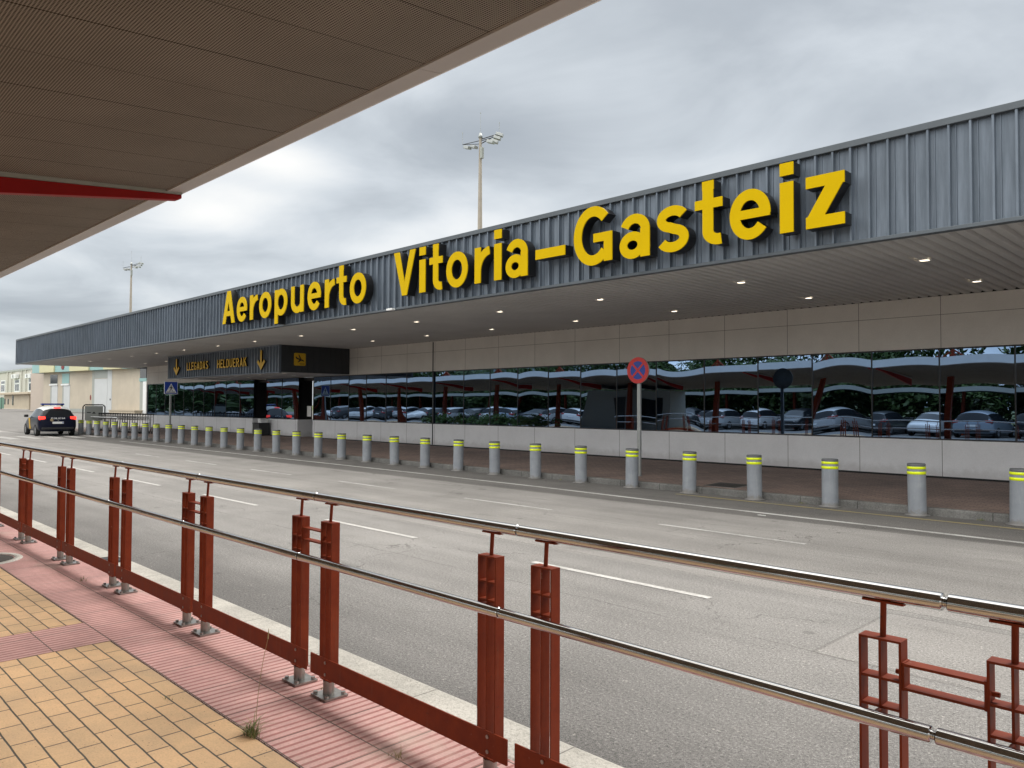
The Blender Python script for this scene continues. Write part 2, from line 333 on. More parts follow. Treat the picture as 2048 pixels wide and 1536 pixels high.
def f_wornyellow(T, b, P, x, y, z):
    m = T.math('ADD', T.noise(P, 26, 5, .8), T.math('MULTIPLY', T.noise(P, 1.8, 4, .6), .9))
    T.l.new(T.ramp(m, [(.70,(.20,.195,.185)),(.95,(.34,.28,.13))]), b.inputs['Base Color']); b.inputs['Roughness'].default_value = .8
M = {}
for k, fn in dict(asphalt=f_asphalt, pavers=f_pavers, tactile=f_tactile, kerb=f_kerb, farkerb=f_farkerb, farpave=f_farpave, paint=f_paint, wornpaint=f_wornpaint,
                  fascia=f_fascia, panel=f_panel, soffit=f_soffit, perf=f_perf, annex=f_annex, ground=f_ground, hill=f_hill, leaf=f_leaf, lit_lowpanel=f_lit_lowpanel, wornyellow=f_wornyellow).items(): M[k] = custom(k, fn)
M['trim'] = mat('grey_trim', (.085,.10,.115), .55, .1, var=.12, vscale=3)
M['yellow'] = mat('sign_yellow', (.555,.37,.0), .5, spec=.06, var=.04, vscale=3)
M['amber'] = mat('arrivals_amber', (.62,.37,.012), .45)
M['black'] = mat('black_return', (.006,.006,.007), .4)
M['darkbox'] = mat('dark_cladding', (.030,.033,.037), .45, var=.15, vscale=3)
M['shade'] = mat('dark_frame', (.010,.011,.013), .4)
M['red'] = custom('oxide_red_paint', f_redpaint)
M['redbeam'] = mat('red_beam', (.30,.014,.014), .5, spec=.15, var=.08, vscale=4)
M['steel'] = mat('brushed_steel', (.57,.575,.58), .11, 1, var=.05, vscale=14)
M['dullsteel'] = mat('foot_steel', (.36,.345,.325), .36, 1, var=.18, vscale=20)
M['bollard'] = custom('bollard_grey', f_bollard)
M['bolcap'] = mat('bollard_cap', (.13,.135,.14), .55, var=.15, vscale=12)
M['fluo'] = mat('reflective_yellow', (.84,1.0,.006), .4, var=.05, vscale=9)
M['galv'] = mat('galvanised', (.36,.375,.37), .45, .5, var=.14, vscale=8)
M['white'] = mat('white_paint', (.74,.75,.75), .45, var=.05, vscale=3)
M['flange'] = mat('canopy_edge', (.455,.44,.435), .5, var=.08, vscale=1.5)
M['signred'] = mat('sign_red', (.56,.022,.018), .4); M['signblue'] = mat('sign_blue', (.012,.05,.33), .4)
M['teal'] = mat('teal_panel', (.25,.42,.41), .5, var=.06, vscale=.3); M['cream'] = mat('cream_panel', (.56,.53,.33), .6, var=.06, vscale=.3)
M['plaster'] = mat('white_plaster', (.52,.505,.455), .8, var=.08, vscale=.3); M['hutwall'] = mat('hut_plaster', (.48,.41,.31), .85, var=.08, vscale=.5)
M['door'] = mat('white_door', (.53,.545,.55), .5, var=.05, vscale=.5); M['greypanel'] = mat('grey_panel', (.33,.345,.32), .5, var=.08, vscale=.5)
M['winglass'] = mat('window_glass', (.015,.018,.022), .08, spec=.4)
M['concrete'] = mat('mast_concrete', (.34,.30,.25), .8, var=.12, vscale=1.2)
M['iron'] = mat('cast_iron', (.055,.048,.042), .7, .3, var=.3, vscale=30, bump=.3, bscale=60)
M['green'] = mat('green_fence', (.10,.21,.15), .6, var=.1, vscale=1)
M['bark'] = mat('bark', (.10,.075,.05), .9, var=.3, vscale=8)
M['tyre'] = mat('tyre', (.014,.014,.015), .8); M['rim'] = mat('rim', (.42,.43,.45), .3, .8)
M['chrome'] = mat('chrome', (.7,.7,.7), .12, 1); M['plastic'] = mat('dark_plastic', (.02,.021,.023), .5)
M['lamp'] = emit('downlight_glow', (1,.86,.66), 2.2); M['tail'] = mat('tail_lamp', (.30,.012,.012), .25, coat=.5)
M['brake'] = emit('lit_brake_lamp', (1,.04,.025), .9)
M['paper'] = mat('paper', (.72,.72,.70), .7); M['darkred'] = mat('dark_red', (.20,.03,.03), .6)
M['interior'] = mat('dark_interior', (.022,.022,.018), .4); M['trolley'] = mat('trolley_wire', (.17,.165,.16), .4, .6)
M['grass'] = mat('grass_blade', (.13,.17,.05), .7, var=.3, vscale=40); M['straw'] = mat('dry_grass', (.35,.27,.14), .8, var=.2, vscale=40)

def f_glass():
    m = bpy.data.materials.new('coated_glass'); m.use_nodes = True; T = NT(m.node_tree); T.n.clear()
    g = T.n.new('ShaderNodeBsdfGlossy'); g.inputs['Color'].default_value = (.185,.27,.405,1); g.inputs['Roughness'].default_value = 0.0
    d = T.n.new('ShaderNodeBsdfDiffuse'); d.inputs['Color'].default_value = (.004,.006,.010,1)
    mx = T.n.new('ShaderNodeMixShader'); mx.inputs[0].default_value = .92
    T.l.new(d.outputs[0], mx.inputs[1]); T.l.new(g.outputs[0], mx.inputs[2])
    o = T.n.new('ShaderNodeOutputMaterial'); T.l.new(mx.outputs[0], o.inputs[0]); return m
M['glass'] = f_glass()

# ------------------------------------------------------------------ mesh helpers
class MB:
    def __init__(s): s.v = []; s.f = []; s.m = []; s.sm = []
    def add(s, vs, fs, mi=0, smooth=False):
        o = len(s.v); s.v += [tuple(v) for v in vs]
        for f in fs: s.f.append(tuple(i+o for i in f)); s.m.append(mi); s.sm.append(smooth)
        return s
    def box(s, x0, x1, y0, y1, z0, z1, mi=0, T=None):
        vs = [Vector((x,y,z)) for z in (z0,z1) for y in (y0,y1) for x in (x0,x1)]
        if T: vs = [T @ v for v in vs]
        return s.add(vs, [(0,2,3,1),(4,5,7,6),(0,1,5,4),(2,6,7,3),(0,4,6,2),(1,3,7,5)], mi)
    def prism(s, poly, a, b, axis='z', mi=0, T=None):
        n = len(poly)
        def pt(u, v, w):
            if axis == 'z': return Vector((u,v,w))
            if axis == 'y': return Vector((u,w,v))
            return Vector((w,u,v))
        vs = [pt(u,v,a) for u,v in poly]+[pt(u,v,b) for u,v in poly]
        if T: vs = [T @ v for v in vs]
        fs = [tuple(range(n))[::-1], tuple(range(n,2*n))]+[(i,(i+1)%n,n+(i+1)%n,n+i) for i in range(n)]
        return s.add(vs, fs, mi)
    def tube(s, p0, p1, r, n=10, r1=None, mi=0, caps=True, smooth=True):
        p0, p1 = Vector(p0), Vector(p1); d = (p1-p0).normalized(); r1 = r if r1 is None else r1
        a = d.orthogonal().normalized(); b = d.cross(a)
        vs = [p0+(a*math.cos(2*pi*i/n)+b*math.sin(2*pi*i/n))*r for i in range(n)]+[p1+(a*math.cos(2*pi*i/n)+b*math.sin(2*pi*i/n))*r1 for i in range(n)]
        s.add(vs, [(i,(i+1)%n,n+(i+1)%n,n+i) for i in range(n)], mi, smooth)
        if caps: s.add(vs[:n], [tuple(range(n))[::-1]], mi); s.add(vs[n:], [tuple(range(n))], mi)
        return s
    def path(s, pts, r, n=8, mi=0):
        for a, b in zip(pts, pts[1:]): s.tube(a, b, r, n, mi=mi)
        return s
    def lathe(s, prof, n=24, mi=0, T=None, smooth=True):
        vs = [Vector((r*math.cos(2*pi*i/n), r*math.sin(2*pi*i/n), z)) for r, z in prof for i in range(n)]
        if T: vs = [T @ v for v in vs]
        fs = [(k*n+i, k*n+(i+1)%n, (k+1)*n+(i+1)%n, (k+1)*n+i) for k in range(len(prof)-1) for i in range(n)]
        return s.add(vs, fs, mi, smooth)
    def build(s, name, mats, parent=None, bevel=0, loc=None, local=False, weld=False):
        me = bpy.data.meshes.new(name); off = Vector((0,0,0))
        if parent is not None and not local:
            o = parent
            while o is not None: off += o.location; o = o.parent
        if loc is not None: off = Vector(loc)
        me.from_pydata([tuple(Vector(v)-off) for v in s.v], [], s.f)
        if not isinstance(mats, (list,tuple)): mats = [mats]
        for m in mats: me.materials.append(m)
        for p, mi, sm in zip(me.polygons, s.m, s.sm): p.material_index = mi; p.use_smooth = sm
        bm = bmesh.new(); bm.from_mesh(me)
        if weld: bmesh.ops.remove_doubles(bm, verts=bm.verts, dist=1e-5)
        bmesh.ops.recalc_face_normals(bm, faces=bm.faces); bm.to_mesh(me); bm.free()
        o = bpy.data.objects.new(name, me); COL.objects.link(o)
        if parent is not None: o.parent = parent
        if loc is not None: o.location = loc
        if bevel:
            b = o.modifiers.new('bevel', 'BEVEL'); b.width = bevel; b.segments = 2; b.limit_method = 'ANGLE'; b.angle_limit = rad(40)
        return o
def tag(o, label=None, cat=None, group=None, kind=None):
    if label: o['label'] = label
    if cat: o['category'] = cat
    if group: o['group'] = group
    if kind: o['kind'] = kind
    return o
def empty(name, loc, label, cat, group=None, rz=0):
    o = bpy.data.objects.new(name, None); COL.objects.link(o); o.location = loc; o.rotation_euler = (0,0,rz); o.empty_display_size = .2
    return tag(o, label, cat, group)
def kids(o): return list(o.children)
def copy_tree(o, parent=None):
    c = o.copy(); COL.objects.link(c)
    if parent is not None: c.parent = parent
    for ch in kids(o): copy_tree(ch, c)
    return c
def struct(name, mb, m, **kw): return tag(mb.build(name, m, **kw), kind='structure')
ORD = ['first','second','third','fourth','fifth','sixth','seventh','eighth','ninth','tenth','eleventh','twelfth','thirteenth','fourteenth']

# ------------------------------------------------------------------ ground, road, pavements
YW, YF, ZT, ZB = 17.775, 11.204, 5.558, 4.069
def sheet(x0, x1, y0, y1, z): return MB().add([(x0,y0,z),(x1,y0,z),(x1,y1,z),(x0,y1,z)], [(0,1,2,3)])
struct('ground', sheet(-1600,1600,-1600,1600,-.03), M['ground'])
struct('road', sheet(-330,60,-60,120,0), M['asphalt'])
mb = MB()
for x1 in (-3.69,-7.99,-12.4,-16.8,-21.2,-25.6,-30,-34.4): mb.add([(x1-2.2,6.11,.004),(x1,6.11,.004),(x1,6.19,.004),(x1-2.2,6.19,.004)], [(0,1,2,3)])
struct('lane_marking', mb, M['paint'])
mb = MB()
for x1 in (-4.3,-8.6,-12.9,-17.2,-21.5,-25.8): mb.add([(x1-2.2,9.40,.004),(x1,9.38,.004),(x1,9.45,.004),(x1-2.2,9.47,.004)], [(0,1,2,3)])
pts = [(6,11.44),(-2.4,11.53),(-3.8,11.58),(-7.2,11.67),(-10.9,11.87),(-16,12.0),(-24,12.05),(-38,12.1)]
for (xa,ya),(xb,yb) in zip(pts, pts[1:]): mb.add([(xa,ya-.05,.004),(xb,yb-.05,.004),(xb,yb+.06,.004),(xa,ya+.06,.004)], [(0,1,2,3)])
struct('worn_road_marking', mb, M['wornpaint'])
mb = MB()
for k in range(8): mb.box(-46.9, -43.0, 6.9+.95*k, 7.35+.95*k, .003, .006)
struct('worn_yellow_line', MB().add([(-8.5,12.86,.004),(-1,12.72,.004),(-1,12.82,.004),(-8.5,12.96,.004)], [(0,1,2,3)]), M['wornyellow'])
struct('zebra_crossing', mb, M['paint'])

struct('kerb', MB().box(-70,16,2.43,2.745,-.02,.15), M['kerb'], bevel=.02)
struct('brick_pavement', MB().box(-70,16,-7,1.722,-.02,.148), M['pavers'])
struct('tactile_paving', MB().box(-70,16,1.725,2.427,-.02,.15), M['tactile'])
struct('cross_strip', MB().box(-6.11,-5.53,-6,1.722,.149,.152), M['tactile'])
struct('far_kerb', MB().box(-54,14,13.36,13.50,-.02,.125), M['farkerb'], bevel=.02)
struct('far_sidewalk', MB().add([(-54,13.503,.12),(14,13.503,.12),(14,YW+.6,.25),(-54,YW+.6,.25),(-54,13.503,-.02),(-54,YW+.6,-.02)], [(0,1,2,3),(0,3,5,4)]), M['farpave'])

# ------------------------------------------------------------------ terminal building
tb = empty('airport_terminal', (-20,YW,0), 'long low airport terminal with grey ribbed fascia, deep soffit and dark glass band', 'building')
X0, X1 = -53.78, 9.0
GB, GT = 1.031, 2.971
DOORS = [(-36.44,-35.10),(-31.99,-30.65)]
RECESS = .75
# ribbed fascia: profile in plan extruded in height
def ribbed(xa, xb, y, za, zb, pitch, depth, mb, first=None, sgn=-1):
    prof = []; x = xa if first is None else first
    prof.append((xa, y))
    while x < xb-.02:
        for dx, dy in ((.0,0),(.006,depth),(.034,depth),(.040,0),(.085,0),(.089,depth*.22),(.099,depth*.22),(.103,0)):
            if xa < x+dx < xb: prof.append((x+dx, y+sgn*dy))
        x += pitch
    prof.append((xb, y))
    vs = [(px,py,z) for z in (za,zb) for px,py in prof]; n = len(prof)
    mb.add(vs, [(i,i+1,n+i+1,n+i) for i in range(n-1)])
mb = MB(); ribbed(X0+.02, X1, YF+.045, ZB+.035, ZT-.09, .2565, .066, mb, first=X0+.1)
mb.build('fascia', M['fascia'], tb)
mb = MB(); mb.box(X0,X1,YF-.035,YF+.5,ZT-.095,ZT); mb.box(X0,X1,YF-.03,YF+.10,ZB-.015,ZB+.038); mb.box(X0-.004,X0+.02,YF-.03,YF+8.0,ZB,ZT-.1)
mb.build('fascia_trim', M['trim'], tb, bevel=.006)
MB().box(X0+.05,X1,YF+.52,YW+9,ZT-.25,ZT-.05).build('roof', M['trim'], tb)
# trapezoid deck soffit with ribs running across the overhang
prof = []; x = X0+.03
while x < X1:
    prof += [(x,ZB+.045),(x+.03,ZB),(x+.13,ZB),(x+.16,ZB+.045)]; x += .2
n = len(prof); vs = [(px,y,pz) for y in (YF+.1,YW+.02) for px,pz in prof]
MB().add(vs, [(i,i+1,n+i+1,n+i) for i in range(n-1)]).build('soffit', M['soffit'], tb)
MB().box(X0+.03,X1,YF+.12,YW+.3,ZB+.30,ZB+.33).build('soffit_void', M['shade'], tb)
MB().box(X0+.03,X1,YW+.03,YW+.06,ZB-.007,ZB+.299).build('void_back', M['shade'], tb)  # black strip added behind the deck to stop light and darken the gaps
# downlights in the soffit
dl = None
def downlight(x, y, z, r=.085, parent=tb):
    o = MB().lathe([(r,0),(r+.016,0),(r+.016,-.012),(r,-.012),(r-.012,-.002)], 20, 0).lathe([(.0,-.004),(r-.012,-.004)], 20, 1)
    return o, (x,y,z)
proto, _ = downlight(0,0,0)
def put_lights(spots, parent):
    base = None
    for (x,y,z) in spots:
        if base is None:
            base = proto.build('downlight', [M['white'],M['lamp']], parent, local=True); base.location = Vector((x,y,z))-parent.location
        else:
            c = base.copy(); COL.objects.link(c); c.parent = parent; c.location = Vector((x,y,z))-parent.location
spots = []
for k in range(-3, 14):
    xx = -4.05-3.283*k
    if X0+.6 < xx < X1-1:
        xs = X0+.03+.2*round((xx-.08-X0-.03)/.2)+.08
        spots.append((xs,13.25,ZB-.002))
        if not (-40 < xs < -27): spots.append((xs,16.15,ZB-.002))
put_lights(spots, tb)
# wall: segments between the doors, with lower and upper cladding
segs = [(-51.0,DOORS[0][0]),(DOORS[0][1],DOORS[1][0]),(DOORS[1][1],X1)]
up = MB(); lo = MB()
up.box(-51.0, X1, YW, YW+.3, GT, ZB-.008)
up.box(-51.0, X1, YW-.012, YW-.002, ZB-.022, ZB-.006)
for a, b in segs:
    lo.box(a, b, YW, YW+RECESS+.2, .20, GB)
up.build('upper_cladding', M['panel'], tb)
lo.build('lower_cladding', M['lit_lowpanel'], tb)
mb = MB()
for a, b in segs: mb.box(a,b,YW-.004,YW,.16,.275)
mb.build('plinth', M['shade'], tb)
# frames and glass panes
mull = [-51.0,-49.5,-48.05,-46.6,-45.2,-43.8,-42.4,-41.0,-39.6,-38.0,-36.44]
mull2 = [-35.10,-33.55,-31.99]
mull3 = [-30.65,-29.24,-27.82,-26.52,-25.15,-23.8,-22.15,-20.48,-19.12,-17.79,-16.43,-15.1,-13.73,-12.36,-10.85,-9.33,-7.95,-6.59,-5.21,-3.84,-2.45,-1.08,.3,1.7,3.1,4.5,5.9,7.3,8.9]
fr = MB()
rng = random.Random(21)
def pane(a, b):
    hw, hh = (b-a)/2-.012, (GT-GB)/2-.012; cx, cz = (a+b)/2, (GT+GB)/2
    t1, t2, t3, t4 = rng.gauss(0,.0005), rng.gauss(0,.0007), rng.gauss(.0011,.0014), rng.gauss(0,.0006)
    d = rng.gauss(.0005,.0009) if abs(a+12.36) > .1 else -.0052; t5 = rng.gauss(0,.0004); ph = rng.uniform(0,6.28)
    nx, nz = 16, 10; vs = []
    for j in range(nz+1):
        for i in range(nx+1):
            u, v = -1+2*i/nx, -1+2*j/nz
            y = (t1*v + t2*u*v + t3*(u*u-.35)*v + t4*u*u*u*v)*hh + d*(1-u*u)*(1-v*v) + t5*u*hw + .0002*math.sin(2.6*u+ph)*math.cos(2.2*v+ph)
            vs.append((cx+u*hw, YW+.05+y, cz+v*hh))
    fs = [(j*(nx+1)+i, j*(nx+1)+i+1, (j+1)*(nx+1)+i+1, (j+1)*(nx+1)+i) for j in range(nz) for i in range(nx)]
    MB().add(vs, fs, 0, True).build('window', M['glass'], tb)
for ml in (mull, mull2, mull3):
    for a, b in zip(ml, ml[1:]): pane(a, b)
    for a in ml[1:-1]: fr.box(a-.012,a+.012,YW+.035,YW+.10,GB,GT)
    fr.box(ml[0],ml[-1],YW+.02,YW+.10,GB,GB+.03); fr.box(ml[0],ml[-1],YW+.02,YW+.10,GT-.03,GT-.0005)
    fr.box(ml[0],ml[-1],YW+.14,YW+.2,GB+.002,GT-.002)
for xx in (-22.15,): fr.box(xx-.03,xx+.03,YW-.004,YW+.03,.28,ZB-.03)
fr.build('window_frame', M['shade'], tb)
# recessed door lobbies: returns, doors, lintel
for a, b in DOORS:
    rt = MB(); rt.box(a-.02,a,YW+.101,YW+RECESS,GB+.002,GT-.003); rt.box(b,b+.02,YW+.101,YW+RECESS,GB+.002,GT-.003)
    rt.box(a,b,YW+.301,YW+RECESS+.2,GT-.15,GT-.004)
    rt.build('door_return', M['shade'], tb)
    dr = MB(); dr.box(a+.03,(a+b)/2-.01,YW+RECESS+.02,YW+RECESS+.06,.27,GT-.16,0); dr.box((a+b)/2+.01,b-.03,YW+RECESS+.02,YW+RECESS+.06,.27,GT-.16,0)
    dob = dr.build('door', M['interior'], tb)
    MB().box(a+.05,b-.05,YW+RECESS+.0,YW+RECESS+.018,1.25,1.33).build('handle', M['greypanel'], dob)
# notice taped on the right lobby
mb = MB(); mb.box(-31.62,-31.26,18.05,18.06,1.18,1.66); tag(mb.build('notice', M['paper'], None), 'white paper notice beside the right-hand door under the arrivals canopy', 'notice')
# left end wall of the terminal
MB().box(-51.02,-50.99,YW+.001,YW+8,.0,ZB-.01).build('end_wall', M['panel'], tb)

# arrivals portico box below the soffit
PX0, PX1, PY = -39.0, -27.72, 14.62
mb = MB(); ribbed(PX0+.01, PX1-.06, PY+.0, 2.99, ZB-.02, .2565, .042, mb)
mb.box(PX0-.02,PX1+.02,PY-.05,PY+.05,ZB-.05,ZB-.003); mb.box(PX0-.02,PX1+.02,PY-.05,PY+.06,2.965,2.995); mb.box(PX1-.1,PX1,PY-.045,PY+.05,2.99,ZB-.05); mb.box(PX0-.01,PX0+.08,PY-.045,PY+.05,2.99,ZB-.05)
mb.build('portico_front', M['fascia'], tb)
mb = MB()
prof = []; y = PY+.06
while y < YW-.1: prof += [(y,PX1-.01),(y+.10,PX1-.01),(y+.105,PX1+.008),(y+.135,PX1+.008),(y+.14,PX1-.01)]; y += .26
n = len(prof); mb.add([(px,py,z) for z in (2.996,ZB-.005) for py,px in prof], [(i,i+1,n+i+1,n+i) for i in range(n-1)])
MB().box(PX0,PX0+.02,PY+.06,YW-.002,2.996,ZB-.005).build('portico_side', M['darkbox'], tb); mb.box(PX1-.03,PX1-.012,PY+.06,YW-.002,2.996,ZB-.005); mb.box(PX1-.011,PX1+.01,YW-.12,YW-.002,2.996,ZB-.005)
mb.build('portico_side', M['darkbox'], tb)
MB().box(PX0+.01,PX1-.01,PY+.07,YW-.003,2.975,2.99).build('portico_soffit', M['soffit'], tb)
put_lights([(-28.45-2.15*k,15.2,2.974) for k in range(5)]+[(-28.04-2.1*k,16.55,2.974) for k in range(5)], tb)
# small flood lamp on the fascia edge
MB().box(-15.62,-15.38,YF-.16,YF-.05,ZB-.03,ZB+.02).build('flood_lamp', M['white'], tb, bevel=.01)

# ------------------------------------------------------------------ lettering
W_ = .187
def arc(cx, cy, rx, ry, a0, a1, n=22): return [(cx+rx*math.cos(rad(a0+(a1-a0)*i/n)), cy+ry*math.sin(rad(a0+(a1-a0)*i/n))) for i in range(n+1)]
def stroke(pts, w, closed=False):
    quads = []; P = [Vector(p) for p in pts]; n = len(P); L = []; R = []
    for i in range(n):
        a = P[i-1] if (i > 0 or closed) else P[i]; b = P[(i+1) % n] if (i < n-1 or closed) else P[i]
        if closed and i == 0: a = P[n-2]
        if closed and i == n-1: b = P[1]
        t = (b-a).normalized(); nr = Vector((-t.y,t.x))*w/2; L.append(P[i]+nr); R.append(P[i]-nr)
    for i in range(n-1): quads.append([tuple(R[i]),tuple(R[i+1]),tuple(L[i+1]),tuple(L[i])])
    return quads
def rect(x0,y0,x1,y1): return [[(x0,y0),(x1,y0),(x1,y1),(x0,y1)]]
def bowl(cx,cy,rx,ry,w): return stroke(arc(cx,cy,rx,ry,0,360,40), w, True)
def glyphs():
    W = W_; g = {}
    g['A'] = [[(0,0),(.21,0),(.55,1.05),(.33,1.05)], [(.67,0),(.88,0),(.55,1.05),(.33,1.05)], [(.14,.24),(.74,.24),(.70,.40),(.18,.40)]]
    g['V'] = [[(.33,0),(.51,0),(.21,1.05),(0,1.05)], [(.33,0),(.51,0),(.84,1.05),(.63,1.05)]]
    g['e'] = stroke(arc(.35,.38,.35-W/2,.39-W/2*.9,-4,322,34), W*.93)+rect(.10,.315,.685,.455)
    g['r'] = rect(0,0,W,.76)+stroke(arc(.50,.24,.40,.425,178,97,14), W*.95)
    g['o'] = bowl(.365,.38,.365-W/2,.39-W/2*.9,W*.95)
    g['p'] = rect(0,-.235,W,.76)+bowl(.37,.38,.37-W/2,.39-W/2*.9,W*.93)
    g['u'] = stroke([(W/2,.76)]+arc(.35,.30,.35-W/2,.31-W/2*.9,180,360,24)+[(.7-W/2,.5)], W*.97)+rect(.70-W,0,.70,.76)
    g['t'] = stroke([(.22,1.0),(.22,.6)]+arc(.40,.235,.18,.235-W/2*.9,180,282,16), W*.95)+rect(.125,.9,.315,1.05)+rect(0,.60,.46,.755)
    g['i'] = rect(0,0,W,.76)+rect(0,.86,W,1.05)
    g['a'] = rect(.62-W,0,.62,.50)+stroke(arc(.315,.465,.315-W/2,.305-W/2*.9,158,0,20), W*.9)+bowl(.27,.225,.27-W*.44,.235-W*.40,W*.84)
    g['-'] = rect(0,.275,.77,.465)
    g['G'] = stroke(arc(.46,.525,.46-W/2,.54-W/2*.95,42,318,40), W)+rect(.47,.40,.90,.56)+rect(.90-W,.03,.90,.56)
    g['s'] = stroke(arc(.31,.548,.31-W*.5,.222-W*.44,22,255,22)+arc(.31,.222,.31-W*.48,.232-W*.44,75,-156,24), W*.9)
    g['z'] = rect(0,.59,.56,.76)+rect(0,0,.56,.17)+[[(0,.13),(.25,.13),(.56,.63),(.31,.63)]]
    return g
def tri_union(polys):
    V = []; F = []
    for q in polys:
        if sum(q[i-1][0]*q[i][1]-q[i][0]*q[i-1][1] for i in range(len(q))) < 0: q = q[::-1]
        F.append(list(range(len(V), len(V)+len(q)))); V += [Vector(p) for p in q]
    v2, e2, f2, ov, oe, of = delaunay_2d_cdt(V, [], F, 1, 1e-5)
    tri = [tuple(f) for f, o in zip(f2, of) if o]
    return [tuple(v) for v in v2], tri
def letter_mb(polys, depth, sx=1, sy=1, face=None):
    # letter in the XZ plane, front towards -Y, black return behind a thin coloured face
    v2, tri = tri_union(polys); mb = MB(); n = len(v2)
    v2 = [(x*sx,y*sy) for x,y in v2]
    cnt = {}
    for f in tri:
        for a, b in zip(f, f[1:]+f[:1]): cnt.setdefault(frozenset((a,b)), []).append((a,b))
    edges = [l[0] for l in cnt.values() if len(l) == 1]
    d0 = depth*.09
    vs = [(x,0,y) for x,y in v2]+[(x,d0,y) for x,y in v2]+[(x,depth,y) for x,y in v2]
    mb.add(vs, [f for f in tri], 0); fs = [(a,b,n+b,n+a) for a,b in edges]; mb.add(vs, fs, 0)
    mb.add(vs, [(n+a,n+b,2*n+b,2*n+a) for a,b in edges], 1)
    mb.add(vs, [tuple(2*n+i for i in f)[::-1] for f in tri], 1)
    return mb
G = glyphs()
YL = 10.90
word = [('A',-24.52,-23.64),('e',-23.48,-22.78),('r',-22.58,-22.07),('o',-21.96,-21.21),('p',-20.99,-20.25),('u',-20.02,-19.32),('e',-19.10,-18.41),('r',-18.20,-17.71),('t',-17.62,-17.15),('o',-16.98,-16.26),
        ('V',-15.07,-14.23),('i',-14.08,-13.86),('t',-13.71,-13.25),('o',-13.11,-12.40),('r',-12.17,-11.70),('i',-11.565,-11.35),('a',-11.22,-10.60),('-',-10.38,-9.61),('G',-9.39,-8.49),('a',-8.32,-7.68),('s',-7.53,-6.91),('t',-6.79,-6.29),('e',-6.16,-5.48),('i',-5.33,-5.12),('z',-4.93,-4.37)]
sg = empty('airport_name_sign', (-14.4,YL,4.31), 'raised yellow letters reading Aeropuerto Vitoria–Gasteiz along the grey ribbed fascia', 'sign')
kx = YL/(YF-.33)      # the widths were measured on a plane slightly behind the letter faces
for ch, a, b in word:
    a, b = a*kx, b*kx
    xs = [p[0] for q in G[ch] for p in q]; w = max(xs)-min(xs)
    polys = [[(p[0]-min(xs),p[1]) for p in q] for q in G[ch]]
    mb = letter_mb(polys, .245, (b-a)/w, 1.0)
    o = mb.build('letter', [M['yellow'],M['black']], sg, local=True, weld=True)
    o.location = Vector((a,YL,4.312+max(0,(-15-a))*.0030))-sg.location

# small sign lettering: straight-stroked capitals
def caps():
    w = .15; g = {}; H = 1.0
    g['L'] = rect(0,0,w,H)+rect(0,0,.46,w)
    g['E'] = rect(0,0,w,H)+rect(0,0,.48,w)+rect(0,H-w,.48,H)+rect(0,.43,.43,.57)
    g['G'] = stroke([(.55-w/2,.76)]+arc(.275,.76,.2,.165,10,180,10)+arc(.275,.24,.2,.165,180,360,12)+[(.475,.48)], w)+rect(.30,.40,.55,.52)
    g['A'] = [[(0,0),(w,0),(.36,H),(.22,H)], [(.58-w,0),(.58,0),(.36,H),(.22,H)], [(.1,.22),(.48,.22),(.45,.35),(.13,.35)]]
    g['D'] = rect(0,0,w,H)+stroke([(.05,H-w/2),(.22,H-w/2)]+arc(.25,.68,.215,.245,80,0,10)+arc(.25,.32,.215,.245,0,-80,10)+[(.22,w/2),(.05,w/2)], w)
    g['S'] = stroke(arc(.27,.735,.2,.19,20,250,14)+arc(.27,.265,.2,.19,70,-160,14), w)
    g['H'] = rect(0,0,w,H)+rect(.55-w,0,.55,H)+rect(0,.43,.55,.57)
    g['U'] = stroke([(w/2,H)]+arc(.275,.27,.2,.195,180,360,14)+[(.475,H)], w)
    g['R'] = rect(0,0,w,H)+stroke([(.05,H-w/2),(.28,H-w/2)]+arc(.29,.72,.18,.205,85,-85,12)+[(.28,.515),(.05,.515)], w)+[[(.2,.5),(.36,.5),(.56,0),(.39,0)]]
    g['K'] = rect(0,0,w,H)+[[(w-.04,.38),(w-.04,.6),(.36,H),(.54,H)], [(.19,.5),(.32,.62),(.58,0),(.40,0)]]
    g['P'] = rect(0,0,w,H)+stroke([(.05,H-w/2),(.28,H-w/2)]+arc(.29,.70,.18,.225,85,-85,12)+[(.28,.475),(.05,.475)], w)
    g['O'] = stroke(arc(.275,.5,.2,.425,0,360,26), w, True)
    g['I'] = rect(0,0,w,H); g['C'] = stroke(arc(.275,.74,.2,.19,10,180,10)+arc(.275,.26,.2,.19,180,350,12), w)
    g['0'] = g['O']; g['1'] = rect(.1,0,.1+w,H)+[[(0,.74),(.1,.74),(.25,H),(.12,H)]]
    return g
CP = caps()
def text_row(s, x0, x1, gap=.13, sp=.4):
    tot = 0; lay = []
    for c in s:
        if c == ' ': tot += sp; continue
        xs = [p[0] for q in CP[c] for p in q]; lay.append((c,tot-min(xs))); tot += max(xs)-min(xs)+gap
    tot -= gap; k = (x1-x0)/tot
    return [(c, x0+o*k, k) for c, o in lay]
ars = empty('arrivals_sign', (-33.4,PY-.12,3.3), 'amber lettering LLEGADAS HELDUERAK between two down arrows on the portico', 'sign')
YA = PY-.13
for s, a, b in (('LLEGADAS',-36.47,-34.08),('HELDUERAK',-33.15,-30.31)):
    for c, x, k in text_row(s, a, b):
        o = letter_mb(CP[c], .07, k, .375).build('letter', [M['amber'],M['black']], ars, local=True, weld=True); o.location = Vector((x,YA,3.30))-ars.location
arrow = [[(.28,.25),(.42,.25),(.42,.80),(.28,.80)], [(.35,0),(.35,.19),(.10,.42),(0,.33)], [(.35,0),(.70,.33),(.60,.42),(.35,.19)], [(.35,0),(.42,.06),(.42,.3),(.28,.3),(.28,.06)]]
